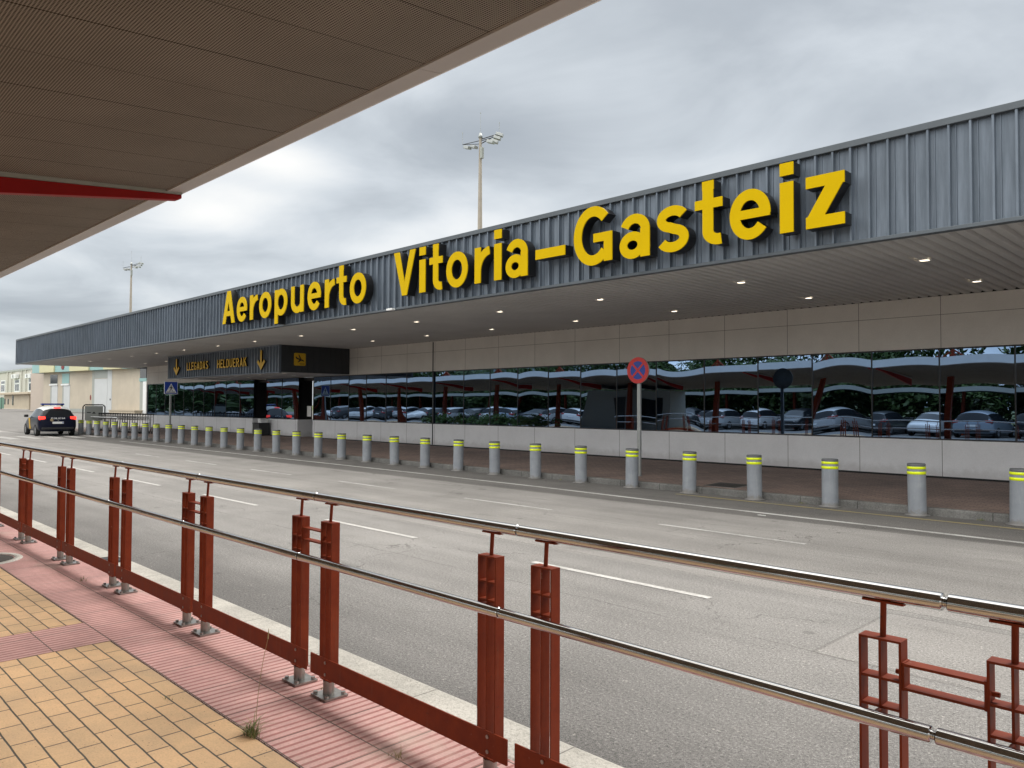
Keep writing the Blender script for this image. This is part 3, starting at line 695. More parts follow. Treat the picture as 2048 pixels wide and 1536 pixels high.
for x in (-38.07,-29.40):
    o = letter_mb(arrow, .07, 1.0, .98).build('arrow', [M['amber'],M['black']], ars, local=True, weld=True); o.location = Vector((x,YA,3.11))-ars.location
# landing pictogram on the portico's dark side
pg = empty('arrivals_pictogram_sign', (PX1+.01,15.46,3.28), 'square amber sign with a black landing plane on the dark portico side', 'sign')
def rrect(x0,y0,x1,y1,r,n=5):
    out = []
    for cx,cy,a in ((x1-r,y1-r,0),(x0+r,y1-r,90),(x0+r,y0+r,180),(x1-r,y0+r,270)): out += [(cx+r*math.cos(rad(a+90*i/n)), cy+r*math.sin(rad(a+90*i/n))) for i in range(n+1)]
    return out
MB().prism(rrect(15.21,3.27,15.71,3.77,.05), PX1+.012, PX1+.04, 'x').build('panel', M['amber'], pg)
pl = [[(15.26,3.62),(15.30,3.63),(15.34,3.585),(15.60,3.50),(15.655,3.455),(15.62,3.44),(15.30,3.535)], [(15.44,3.56),(15.385,3.71),(15.43,3.70),(15.53,3.525)], [(15.44,3.50),(15.345,3.405),(15.39,3.40),(15.54,3.485)]]
v2, tri = tri_union(pl); MB().add([(PX1+.0415,a,b) for a,b in v2], tri).add([(PX1+.0415,a,b) for a,b in ((15.45,3.33),(15.66,3.33),(15.66,3.352),(15.45,3.352))], [(0,1,2,3)]).build('landing_plane', M['black'], pg)

# ------------------------------------------------------------------ bollards
BR = .134
def bollard_thing(loc, label):
    o = empty('bollard', loc, label, 'bollard', 'grey steel bollards along the far kerb')
    return o
bx = [-2.82-1.395*k for k in range(33)]
i_ns = 5   # index of the bollard just right of the no stopping sign
i_ped = 24
def blabel(i):
    if i <= i_ns:
        n = i_ns-i
        return ('grey bollard with two yellow bands immediately right of the no stopping sign' if n == 0 else
                f'grey bollard with two yellow bands, {ORD[n]} to the right of the no stopping sign' if i else 'rightmost grey bollard with two yellow bands, cut by the right edge of the photo')
    if i <= 14:
        n = i-i_ns-1
        return f'grey bollard with two yellow bands, {ORD[n]} to the left of the no stopping sign'
    if i < i_ped:
        n = i_ped-1-i
        return f'grey bollard with two yellow bands, {ORD[n]} to the right of the pedestrian crossing sign'
    if i == i_ped: return 'grey bollard with two yellow bands right in front of the pedestrian crossing sign pole'
    if i == 32: return 'leftmost grey bollard with two yellow bands, beside the police car'
    n = i-i_ped-1
    return f'grey bollard with two yellow bands, {ORD[n]} to the left of the pedestrian crossing sign'
first = None
for i, x in enumerate(bx):
    loc = (x, 13.27+.0044*(-x*-1), 0)
    if first is None:
        b = bollard_thing(loc, blabel(i)); first = b
        MB().lathe([(.0,.004),(BR+.05,.004),(BR+.05,.012),(BR+.003,.016),(BR,.03),(BR,.782)], 32).build('post', M['bollard'], b, local=True)
        MB().lathe([(BR,.782),(BR+.001,.783),(BR+.001,.817),(BR-.008,.825),(BR-.03,.826),(BR-.04,.822),(0,.822)], 32).build('cap', M['bolcap'], b, local=True)
        for z0, z1 in ((.738,.778),(.655,.700)):
            MB().lathe([(BR,z0),(BR+.003,z0+.001),(BR+.003,z1-.001),(BR,z1)], 32).build('reflective_band', M['fluo'], b, local=True)
    else:
        b = copy_tree(first); b.location = loc; b['label'] = blabel(i)
    b.rotation_euler = (rad(random.uniform(-.9,.9)), rad(random.uniform(-.9,.9)), random.uniform(0,6))

# ------------------------------------------------------------------ railing panels
PITCH_R = 1.59
def railing(loc, connector):
    r = empty('railing_panel', loc, '', 'railing', 'red railing panels with steel tubes along the near kerb')
    def tubeM(name, y, z, rr):
        mb = MB(); n = 20
        e = .0055; L_ = PITCH_R
        mb.tube((e+.003,y,z),(L_-e-.003,y,z),rr,28,caps=False)
        for xa, xb in ((e+.003,e),(L_-e-.003,L_-e)):
            mb.tube((xa,y,z),(xb,y,z),rr,28,r1=rr-.003,caps=False)
            T_ = Matrix.Translation((xb,y,z)) @ Matrix.Rotation(rad(90),4,'Y'); mb.lathe([(0,0),(rr-.003,0)],28,0,T_,smooth=False)
        mb.tube((-.001,y,z),(e,y,z),rr-.010,16,caps=False); mb.tube((L_-e,y,z),(L_+.001,y,z),rr-.010,16,caps=False)
        return mb.build(name, M['steel'], r, local=True)
    tubeM('top_rail', -.030, 1.055, .0235)
    tubeM('middle_rail', -.135, .739, .0215)
    mb = MB(); mb.box(.022,PITCH_R-.022,-.0745,-.0665,.105,.212); mb.build('kick_plate', M['red'], r, local=True, bevel=.002)
    for px in (.157, PITCH_R-.157):
        w, t = .056, .0065
        mb = MB()
        for cx in (-w+t/2, 0, w-t/2): mb.box(px+cx-t/2,px+cx+t/2,-.065+(0 if cx else .001),-.015-(0 if cx else .001),.095,.935-(t if cx else t))
        mb.box(px-w,px+w,-.065,-.015,.935-t+.0005,.935)
        for z in (.745,.822): mb.box(px-w+t+.0003,px-t/2-.0003,-.063,-.017,z,z+.007); mb.box(px+t/2+.0003,px+w-t-.0003,-.063,-.017,z,z+.007)
        mb.box(px-w+t+.0003,px+w-t-.0003,-.063,-.017,.088,.0945)
        mb.tube((px,-.038,.935),(px,-.032,1.026),.0085,8); mb.box(px-.055,px+.055,-.042,-.018,1.0265,1.0325)
        mb.tube((px,-.066,.739),(px,-.112,.739),.008,8)
        p = mb.build('post', M['red'], r, local=True)
        f = MB(); f.tube((px,-.04,.0),(px,-.04,.0875),.030,18); f.box(px-.075,px+.075,-.105,.035,.003,.013)
        for sx in (-1,1):
            for sy in (-1,1): f.tube((px+sx*.055,-.035+sy*.052,.013),(px+sx*.055,-.035+sy*.052,.026),.012,6,smooth=False)
        fo = f.build('foot', M['dullsteel'], p, local=True)
        for z in (.128,.19): MB().tube((px+.02,-.0735,z),(px+.02,-.078,z),.0085,8,smooth=False).build('screw', M['dullsteel'], p, local=True)
    if connector:
        mb = MB(); a, b = -.157+.0565, .157-.0565; y0, y1 = -.062,-.018
        mb.box(a+.006,b-.006,y0,y1,.872,.879); mb.box(a+.006,b-.006,y0,y1,.808,.815); mb.box(a,a+.006,y0,y1,.806,.881); mb.box(b-.006,b,y0,y1,.806,.881)
        mb.tube((a-.022,-.04,.848),(a,-.04,.848),.007,8); mb.tube((b,-.04,.848),(b+.024,-.04,.848),.007,8); mb.tube((b,-.04,.822),(b+.024,-.04,.822),.007,8)
        mb.build('connector', M['red'], r, local=True)
    return r
YR = 2.285
ra = railing((0,0,0), False); rb = railing((0,0,0), True)
used = {False: False, True: False}
conn = {0,2,3,6,8,10,12}
for k in range(-2, 17):
    c = k in conn; src = rb if c else ra
    if not used[c]: o = src; used[c] = True
    else: o = copy_tree(src)
    o.location = (-.65-PITCH_R*k, YR, .15)
    if k == 0: o['label'] = 'red railing panel with steel tubes at the right edge, its square bracket exposed'
    elif 1 <= k <= 8:
        o['label'] = ['', 'nearest whole red railing panel with steel tubes, spanning the lower right of the photo',
          'red railing panel with steel tubes beside the tall grass stalk, third from the right edge',
          'red railing panel with steel tubes, fourth from the right edge of the photo',
          'red railing panel with steel tubes level with the pink cross strip, fifth from the right',
          'red railing panel with steel tubes, fourth from the left edge of the photo',
          'red railing panel with steel tubes, third from the left edge of the photo',
          'red railing panel with steel tubes, second from the left edge of the photo',
          'leftmost red railing panel with steel tubes, cut by the left edge of the photo'][k]
    else: o['label'] = 'red railing panel with steel tubes, seen only as a reflection in the terminal glass'

# ------------------------------------------------------------------ near canopy
cn = empty('entrance_canopy', (-6.2,0,3.3), 'grey perforated canopy overhead with a pale edge and a red beam', 'canopy')
def yed(x): return 2.40+.0133*(x+6.2)        # front edge in plan
def zsf(y, x): return 3.405-.085*(yed(x)-y)
CA, CB, BACK = -88.0, 12.0, -4.8
fl = .135
mb = MB()
mb.add([(CA,yed(CA)-fl,zsf(yed(CA)-fl,CA)),(CB,yed(CB)-fl,zsf(yed(CB)-fl,CB)),(CB,BACK,zsf(BACK,CB)),(CA,BACK,zsf(BACK,CA))], [(0,1,2,3)])
mb.build('soffit', M['perf'], cn)
mb = MB()
def edge_prism(x): 
    e = yed(x); return [(x,e-fl,zsf(e-fl,x)-.012),(x,e,3.40),(x,e,3.70),(x,e-fl,3.70)]
xs_ = [CA+(CB-CA)*i/40 for i in range(41)]
for a, b in zip(xs_, xs_[1:]):
    A = edge_prism(a+.002); B = edge_prism(b-.002); mb.add(A+B, [(0,1,5,4),(1,2,6,5),(2,3,7,6),(3,0,4,7),(0,3,2,1),(4,5,6,7)])
mb.build('edge_trim', M['flange'], cn)
mb = MB()
for a, b in zip(xs_, xs_[1:]): mb.add([(a+.002,yed(a)+.003,3.402),(b-.002,yed(b)+.003,3.402),(b-.002,yed(b)+.012,3.402),(a+.002,yed(a)+.012,3.402),(a+.002,yed(a)+.003,3.71),(b-.002,yed(b)+.003,3.71),(b-.002,yed(b)+.012,3.71),(a+.002,yed(a)+.012,3.71)], [(0,1,2,3),(4,5,6,7),(2,3,7,6),(0,1,5,4)])
mb.build('fascia', M['white'], cn)
MB().add([(CA,BACK,3.60),(CB,BACK,3.60),(CB,yed(CB)-fl-.01,3.69),(CA,yed(CA)-fl-.01,3.69),(CA,BACK,3.62),(CB,BACK,3.62),(CB,yed(CB)-fl-.01,3.695),(CA,yed(CA)-fl-.01,3.695)], [(0,1,2,3),(4,5,6,7),(0,1,5,4)]).build('roof', M['trim'], cn)
def beam(x):
    # tapered red beam with a grey purlin above it, deeper towards the column
    e = yed(x); mb = MB(); y1 = e-.01
    poly = []
    zz = lambda y: zsf(y,x)
    yb = -2.0
    prof = [(y1,zz(y1)-.022),(y1,zz(y1)-.05),(y1-.03,zz(y1)-.066),(yb,zz(yb)-.35),(yb,zz(yb)-.055)]
    mb.prism(prof, x-.035, x+.035, 'x', 0)
    b = mb.build('beam', M['redbeam'], cn, bevel=.004)
    p = MB(); p.prism([(y1-.002,zz(y1)-.0215),(y1-.002,zz(y1)+.02),(yb,zz(yb)+.002),(yb,zz(yb)-.0545)], x-.05, x+.05, 'x'); p.build('purlin', M['greypanel'], b)
for k in range(-3, 14): beam(-6.2-6.0*k)
for k in range(-3, 14):
    x = -10.45-5.75*k
    mb = MB(); mb.box(x-.11,x+.11,-1.75,-1.53,.14,4.05); mb.box(x-.05,x+.05,-1.70,-1.58,4.05,4.35)
    mb.prism([(x-.9,3.62),(x-.75,3.62),(x-.02,4.2),(x-.08,4.22)], -1.68,-1.60,'y'); mb.prism([(x+.75,3.62),(x+.9,3.62),(x+.08,4.22),(x+.02,4.2)], -1.68,-1.60,'y')
    mb.build('column', M['red'], cn)

# ------------------------------------------------------------------ signs by the far kerb
ns = empty('no_stopping_sign', (-10.40,14.30,.135), 'round no stopping sign, red cross on blue, on a galvanised pole', 'traffic sign')
MB().box(-.045,.045,.0,.05,0,2.10).box(-.07,.07,-.02,.07,0,.012).build('pole', M['galv'], ns, local=True, bevel=.006)
def disc(r0, r1, y, mi, mb, n=48, cz=2.395):
    vs = [(r*math.cos(2*pi*i/n), y, cz+r*math.sin(2*pi*i/n)) for r in (r0,r1) for i in range(n)]
    mb.add(vs, [(i,(i+1)%n,n+(i+1)%n,n+i) for i in range(n)], mi)
mb = MB(); mb.lathe([(.0,0),(.302,0),(.302,.022),(.296,.026),(.0,.026)], 48, 0, Matrix.Translation((0,-.003,2.395)) @ Matrix.Rotation(rad(90),4,'X'))
plate = mb.build('sign_plate', M['galv'], ns, local=True)
mb = MB(); disc(.0,.206,-.0305,1,mb); disc(.206,.298,-.0315,0,mb)
for a in (45,135): 
    c, s_ = math.cos(rad(a)), math.sin(rad(a)); w = .024; L = .212
    mb.add([(c*-L-s_*w,-.033-(a-45)*1e-5,2.395-s_*L+c*w),(c*-L+s_*w,-.033-(a-45)*1e-5,2.395-s_*L-c*w),(c*L+s_*w,-.033-(a-45)*1e-5,2.395+s_*L-c*w),(c*L-s_*w,-.033-(a-45)*1e-5,2.395+s_*L+c*w)], [(0,1,2,3)], 0)
mb.build('symbol', [M['signred'],M['signblue']], ns, local=True)

ps = empty('pedestrian_crossing_sign', (-36.4,13.75,.13), 'square blue pedestrian crossing sign on a grey pole in front of the arrivals canopy', 'traffic sign', rz=rad(90))
MB().box(-.04,.04,0,.045,0,2.08).box(-.07,.07,-.02,.065,0,.012).build('pole', M['galv'], ps, local=True, bevel=.006)
MB().prism(rrect(-.305,2.045,.305,2.635,.04), -.03,-.004,'y').build('sign_plate', M['white'], ps, local=True)
mb = MB()
mb.prism(rrect(-.285,2.065,.285,2.615,.03), -.034,-.031,'y',0)
mb.add([(-.245,-.036,2.11),(.245,-.036,2.11),(0,-.036,2.55)], [(0,1,2)], 1)
def flat(poly, y, mi): v2, tri = tri_union(poly); mb.add([(a,y,b) for a,b in v2], tri, mi)
flat([arc(.0,2.43,.028,.028,0,350,10), [(-.03,2.29),(.03,2.29),(.035,2.395),(-.03,2.395)], [(.0,2.30),(.03,2.29),(.075,2.19),(.045,2.18)], [(-.03,2.29),(.005,2.30),(-.045,2.18),(-.08,2.185)], [(.03,2.39),(.03,2.36),(.085,2.30),(.095,2.32)], [(-.03,2.39),(-.03,2.355),(-.085,2.31),(-.09,2.335)]], -.0375, 2)
for i in range(7): mb.add([(-.20+.058*i,-.0378,2.125),(-.165+.058*i,-.0378,2.125),(-.145+.05*i,-.0378,2.17),(-.175+.05*i,-.0378,2.17)], [(0,1,2,3)], 2)
mb.build('symbol', [M['signblue'],M['white'],M['black']], ps, local=True)

# ------------------------------------------------------------------ small street things
bn = empty('litter_bin', (-34.80,17.42,.245), 'black litter bin with a white ashtray top beside the left arrivals door', 'bin')
MB().box(-.34,.34,-.28,.28,0,.56).box(-.36,.36,-.3,.3,.56,.60).build('body', M['shade'], bn, local=True, bevel=.02)
MB().box(.05,.34,-.2,.2,.60,.76).box(.02,.36,-.22,.22,.76,.79).build('ashtray', M['white'], bn, local=True, bevel=.01)
mc = empty('manhole_cover', (-9.25,1.62,.149), 'round iron manhole cover in the near pavement at the left edge', 'manhole cover')
MB().lathe([(.0,.006),(.30,.006),(.31,.003),(.325,.0)], 40).build('lid', M['iron'], mc, local=True)
MB().lathe([(.328,.001),(.33,.008),(.39,.008),(.40,.0)], 40).build('rim', M['kerb'], mc, local=True)
dg = empty('drain_grate', (-8.35,2.60,.15), 'small rusty drain inlet set in the pale kerb', 'drain')
MB().box(-.17,.17,-.10,.10,.001,.010).build('frame', M['iron'], dg, local=True, bevel=.003)
MB().box(-.12,-.02,-.06,.06,.0105,.012).box(.02,.12,-.06,.06,.0105,.012).build('slot', M['black'], dg, local=True)
gp = empty('access_cover', (-8.0,14.0,.1345), 'dark rectangular access cover in the red brick sidewalk', 'access cover')
gp.rotation_euler = (math.atan2(.13,4.87),0,0)
MB().box(-.33,.33,-.30,.30,.0,.006).build('lid', M['iron'], gp, local=True, bevel=.003)
MB().box(-.36,.36,-.33,.33,-.01,.004).build('frame', M['farkerb'], gp, local=True)
pl_ = MB(); rr = random.Random(3)
ptsL = [(-.06,0),(-.02,.012),(.02,.004),(.07,.018),(.06,.03),(.01,.02),(-.03,.028)]
pl_.prism(ptsL, .004, .012); tag(pl_.build('litter_scrap', M['paper'], None, loc=(0,0,0)), 'scrap of white paper litter lying on the far traffic lane', 'litter').location = (-5.9,11.35,0)

def tuft(name, loc, label, n, hmin, hmax, spread, m, seed, stalk=None, group=None):
    r = random.Random(seed); mb = MB()
    for i in range(n):
        a = r.uniform(0,2*pi); h = r.uniform(hmin,hmax); w = r.uniform(.0016,.0032); lean = r.uniform(.15,.95)*h*spread
        bx0, by0 = r.gauss(0,.026), r.gauss(0,.012); d = Vector((math.cos(a),math.sin(a),0)); sd = Vector((-d.y,d.x,0))
        prev = None
        for j in range(5):
            t = j/4; p = Vector((bx0,by0,0))+d*lean*t*t+Vector((0,0,h*(t-.28*t*t*spread))); ww = w*(1-t*.92)
            cur = (p-sd*ww, p+sd*ww)
            if prev: mb.add([prev[0],prev[1],cur[1],cur[0]], [(0,1,2,3)], 0 if i % 3 else 1)
            prev = cur
    if stalk:
        pts = [Vector((0.02+stalk[0]*t*t, .01+stalk[1]*t*t, stalk[2]*t)) for t in [i/8 for i in range(9)]]
        for a_, b_ in zip(pts, pts[1:]): mb.tube(a_, b_, .0013, 5, mi=1)
        mb.tube(pts[-1], pts[-1]+Vector((.004,.002,.05)), .004, 5, r1=.001, mi=1)
    o = mb.build(name, m, None); o.location = loc; return tag(o, label, 'weed', group)
tuft('grass_tuft', (-3.50,1.725,.149), 'large grass tuft with a tall dry stalk in the paver joint', 130, .03, .13, 1.5, [M['grass'],M['straw']], 4, stalk=(.05,.03,.46))
tuft('grass_tuft', (-2.83,2.07,.15), 'tangled dry weeds in the pink tile joint by the kick plate', 14, .02, .07, 1.3, [M['straw'],M['straw']], 8)
tuft('grass_tuft', (-2.52,2.10,.15), 'wiry dry weed on the pink tiles, nearest the bottom edge', 18, .02, .08, 1.4, [M['straw'],M['straw']], 11)
tuft('grass_tuft', (-3.73,2.28,.15), 'small weed at the foot of a railing post', 16, .01, .04, 1.2, [M['grass'],M['straw']], 15)
tuft('grass_tuft', (-7.55,2.12,.15), 'tiny weed sprout in the pink tiles at the far left', 8, .02, .06, .6, [M['grass'],M['straw']], 17)
tuft('grass_tuft', (-4.23,1.61,.149), 'tiny moss weed in the brick paver joint', 12, .008, .025, 1.2, [M['grass'],M['grass']], 18)
for i, (x, lab) in enumerate(((-6.15,'green weed at the far kerb left of a bollard, near the iron cover'),(-3.35,'green weed at the far kerb near the right edge'),(-11.9,'low weeds at the far kerb left of the no stopping sign'))):
    tuft('kerb_weed', (x,13.33,.0), lab, 40, .02, .07, 1.5, [M['grass'],M['straw']], 30+i)

# ------------------------------------------------------------------ cars
def sub_split(cage_v, cage_f, cage_m, mats, names, parent, levels=2):
    """smooth a body cage, then split it by material into separate part meshes"""
    me = bpy.data.meshes.new('cage'); me.from_pydata(cage_v, [], cage_f)
    for p, mi in zip(me.polygons, cage_m): p.material_index = mi
    for m in mats: me.materials.append(m)
    bm = bmesh.new(); bm.from_mesh(me); bmesh.ops.remove_doubles(bm, verts=bm.verts, dist=1e-5); bmesh.ops.recalc_face_normals(bm, faces=bm.faces)
    cr = bm.edges.layers.float.get('crease_edge') or bm.edges.layers.float.new('crease_edge')
    for e in bm.edges:
        ms = {f.material_index for f in e.link_faces}
        if len(ms) > 1: e[cr] = .55
        if len(e.link_faces) == 1: e[cr] = 1
    bm.to_mesh(me); bm.free()
    o = bpy.data.objects.new('cage', me); COL.objects.link(o)
    s = o.modifiers.new('s','SUBSURF'); s.levels = levels; s.render_levels = levels
    dg_ = bpy.context.evaluated_depsgraph_get(); ev = o.evaluated_get(dg_); me2 = bpy.data.meshes.new_from_object(ev)
    bpy.data.objects.remove(o)
    out = []
    for k, nm in enumerate(names):
        bm = bmesh.new(); bm.from_mesh(me2)
        bmesh.ops.delete(bm, geom=[f for f in bm.faces if f.material_index != k], context='FACES')
        if not bm.faces: bm.free(); out.append(None); continue
        m3 = bpy.data.meshes.new(nm); bm.to_mesh(m3); bm.free(); m3.materials.clear(); m3.materials.append(mats[k])
        for p in m3.polygons: p.use_smooth = True; p.material_index = 0
        ob = bpy.data.objects.new(nm, m3); COL.objects.link(ob); ob.parent = parent; out.append(ob)
    return out
def car(parent, paint, roofpaint, H=1.60, L=4.30, W=1.80, estate=True):
    hw = W/2; s = L/4.3; h = H/1.6
    # x from the tail (0) to the nose (L): bottom z, waist z, belt z, roof z, half widths: bottom, waist, belt, roof
    st = [(.00,.42,.62,.86,.90,.66,.74,.72,.66), (.07,.30,.62,.92,1.02,.80,.84,.80,.70), (.16,.26,.64,.98,1.20,.86,.89,.84,.68), (.30,.24,.64,1.00,1.47,.88,.90,.86,.62), (.75,.22,.64,1.00,1.58,.88,.90,.87,.62), (1.5,.22,.64,.99,1.61,.88,.90,.87,.63), (2.15,.22,.64,.97,1.60,.88,.90,.87,.62),
          (2.75,.22,.64,.95,1.46,.88,.90,.86,.60), (3.30,.22,.64,.93,1.08,.88,.90,.84,.62), (3.48,.23,.63,.92,.99,.87,.89,.82,.64), (3.9,.25,.60,.84,.88,.84,.86,.76,.58), (4.2,.28,.55,.74,.77,.76,.79,.68,.5), (4.30,.34,.52,.66,.69,.62,.66,.58,.42)]
    V = []; F = []; FM = []
    ring = 11
    for (x,zb,zw,zt,zr,wb,ww,wt,wr) in st:
        k = hw/.9; x *= s
        zz = [zb,zb+.06,zw,zt,(zt*.25+zr*.75),zr]; yy = [wb*.82,wb,ww,wt,wr*.94+.06*wt,wr*.55]
        zz = [z*h for z in zz]; yy = [y*k for y in yy]
        pts = [(x,-yy[i],zz[i]) for i in range(6)]+[(x,yy[i],zz[i]) for i in range(5,-1,-1)]
        V += pts
    ring = 12; ns_ = len(st)
    for a in range(ns_-1):
        for i in range(ring):
            j = (i+1) % ring
            F.append((a*ring+i,a*ring+j,(a+1)*ring+j,(a+1)*ring+i)); m = 0
            side = i in (3,7); top = i in (4,5,6)
            if side and 3 <= a <= 7 : m = 2
            if i in (3,4,6,7) and 2 <= a <= 2: m = 2 if i in (3,7) else 0
            if top and a in (1,2): m = 1
            if top and a in (7,): m = 3
            if top and a in (6,): m = 3 if False else 4
            if top and 3 <= a <= 5: m = 4
            if i in (4,6) and 3 <= a <= 6: m = 4
            FM.append(m)
    F.append(tuple(range(ring))); FM.append(0); F.append(tuple(range((ns_-1)*ring, ns_*ring))[::-1]); FM.append(0)
    parts = sub_split(V, F, FM, [paint,M['winglass'],M['winglass'],M['winglass'],roofpaint], ['body','rear_window','side_window','windscreen','roof'], parent)
    # pillars between the side windows
    pm = MB()
    for x, dx in ((1.45*s,.05),(2.45*s,.04),(.62*s,.06)):
        for sd in (-1,1):
            pm.prism([(x-dx,.97*h),(x+dx,.97*h),(x+dx*.8,1.50*h),(x-dx*.8,1.50*h)], 0, .02, 'y', T=Matrix.Translation((0,sd*(hw*.83),0)) @ Matrix.Shear('XZ',4,(0,0)))
    # wheels
    for wx in (.82*s, 3.46*s):
        for sd in (-1,1):
            t = MB(); R = .32; T = Matrix.Translation((wx,sd*(hw-.10),R)) @ Matrix.Rotation(rad(90),4,'X')
            t.lathe([(.20,-.095),(.29,-.105),(R-.005,-.08),(R,-.04),(R,.04),(R-.005,.08),(.29,.105),(.20,.095)], 24, 0, T)
            w = t.build('wheel', M['tyre'], parent, local=True)
            rm = MB(); rm.lathe([(0,-.085),(.05,-.09),(.06,-.07),(.19,-.085),(.205,-.09),(.205,.09),(.19,.085),(.06,.07),(.05,.09),(0,.085)], 20, 0, T)
            for q in range(5):
                rm.box(-.018,.018,.05,.19,-.094,.094,0,T @ Matrix.Rotation(2*pi*q/5,4,'Z'))
            rm.build('rim', M['rim'], w, local=True)
    for sd in (-1,1):
        MB().box(2.72*s,2.92*s,sd*(hw+.02) if sd < 0 else hw-.02,sd*(hw-.02) if sd < 0 else hw+.17,.98*h,1.12*h).build('mirror', M['plastic'], parent, local=True, bevel=.03) if sd > 0 else MB().box(2.72*s,2.92*s,-hw-.17,-hw+.02,.98*h,1.12*h).build('mirror', M['plastic'], parent, local=True, bevel=.03)
    return parts
def tail_parts(parent, H, W, lamp, plate=True, brake=False):
    h = H/1.6; hw = W/2
    for sd in (-1,1):
        y0, y1 = sorted((sd*(hw-.34), sd*(hw-.045)))
        MB().prism([(.10,.86*h),(.02,.90*h),(.06,1.04*h),(.30,1.06*h),(.30,.95*h)], y0, y1, 'y').build('tail_lamp', lamp, parent, local=True, bevel=.02)
    if plate:
        p = MB().box(-.018,.03,-.26,.26,.66*h,.77*h).build('number_plate', M['white'], parent, local=True, bevel=.004)
        MB().box(-.021,-.0185,-.24,-.20,.675*h,.755*h).build('band', M['signblue'], p, local=True)
    MB().box(-.03,.12,-hw*.82,hw*.82,.36*h,.47*h).build('bumper', M['plastic'], parent, local=True, bevel=.03)
    return
navy = mat('police_navy', (.004,.006,.020), .3, spec=.2, coat=.1)
pc = empty('police_car', (-45.75,11.5,0), 'dark navy police car with white roof and light bar, brake lights lit, beside the bollards', 'police car', rz=rad(180-3))
car(pc, navy, M['white'], 1.60, 4.33, 1.82)
tail_parts(pc, 1.60, 1.82, M['brake'])
MB().box(.24,.34,-.16,.16,1.485,1.535).build('brake_light', M['brake'], pc, local=True, bevel=.01)
lb = MB().box(1.35,1.62,-.55,.55,1.645,1.73).build('light_bar', mat('blue_lens', (.02,.04,.22), .2, coat=.5), pc, local=True, bevel=.03)
MB().box(1.40,1.58,-.50,-.40,1.60,1.68).box(1.40,1.58,.40,.50,1.60,1.68).build('bracket', M['plastic'], lb, local=True)
# POLICIA on the tailgate: the camera sees the tail, so the row runs along +y of the car
for c, x, k in text_row('POLICIA', -.33, .33):
    mbq = letter_mb(CP[c], .012, k, .085)
    mbq.v = [(-.0,-vx,vz) if False else (vy, -(vx), vz) for vx,vy,vz in mbq.v]
    o = mbq.build('letter', [M['white'],M['white']], pc, local=True, weld=True); o.location = (-.012,-x,.905)
MB().prism([(2.05,.36),(2.30,.36),(2.62,.95),(2.36,.95)], .893,.912,'y').prism([(2.05,.36),(2.30,.36),(2.62,.95),(2.36,.95)], -.912,-.893,'y').build('door_stripe', M['amber'], pc, local=True)
MB().prism(arc(.30,.86,.075,.075,0,345,20), -.028,-.02,'x',T=Matrix.Translation((0,0,0))).build('emblem', mat('gold_emblem', (.32,.25,.14), .5), pc, local=True)
MB().prism([(-.03,.80),(.03,.80),(.0,.86)], -.03,-.02,'x').build('badge', M['chrome'], pc, local=True)

# parked cars behind the photographer, seen as reflections in the terminal glass
paints = [('silver',(.42,.43,.44)),('white',(.70,.70,.70)),('dark grey',(.05,.055,.06)),('white',(.68,.69,.70)),('silver',(.38,.39,.41)),('black',(.012,.013,.016)),('silver blue',(.25,.30,.36)),('white',(.66,.67,.68)),('dark grey',(.08,.085,.09)),('silver',(.45,.46,.47)),('black',(.015,.015,.018)),('white',(.7,.7,.7)),('silver',(.4,.41,.42)),('dark grey',(.06,.06,.065))]
master = None; pcars = []
for i in range(32):
    nm, c = paints[i % len(paints)]
    m = bpy.data.materials.get('car_paint_'+nm.replace(' ','_')) or mat('car_paint_'+nm.replace(' ','_'), c, .3, coat=.6)
    x = 4.0-2.85*i; y = -15.2+random.uniform(-.4,.4); flip = i % 3 == 1
    rz = -pi/2+rad(random.uniform(-2,2))
    lab = f'{nm} parked car behind the photographer, seen only as a reflection in the terminal glass'
    if master is None:
        o = empty('parked_car', (x,y,0), lab, 'car', 'cars parked behind the photographer', rz=rz); car(o, m, m, 1.55, 4.3, 1.8); tail_parts(o, 1.55, 1.8, M['tail']); master = o
    else:
        o = copy_tree(master); o['label'] = lab
        for ch in o.children:
            if ch.name.split('.')[0] in ('body','roof'):
                ch.data = ch.data.copy(); ch.data.materials[0] = m
    o.location = (x,y,0); o.rotation_euler = (0,0,rz)
    if flip: o.location = (x,y-4.3,0); o.rotation_euler = (0,0,rz+pi)

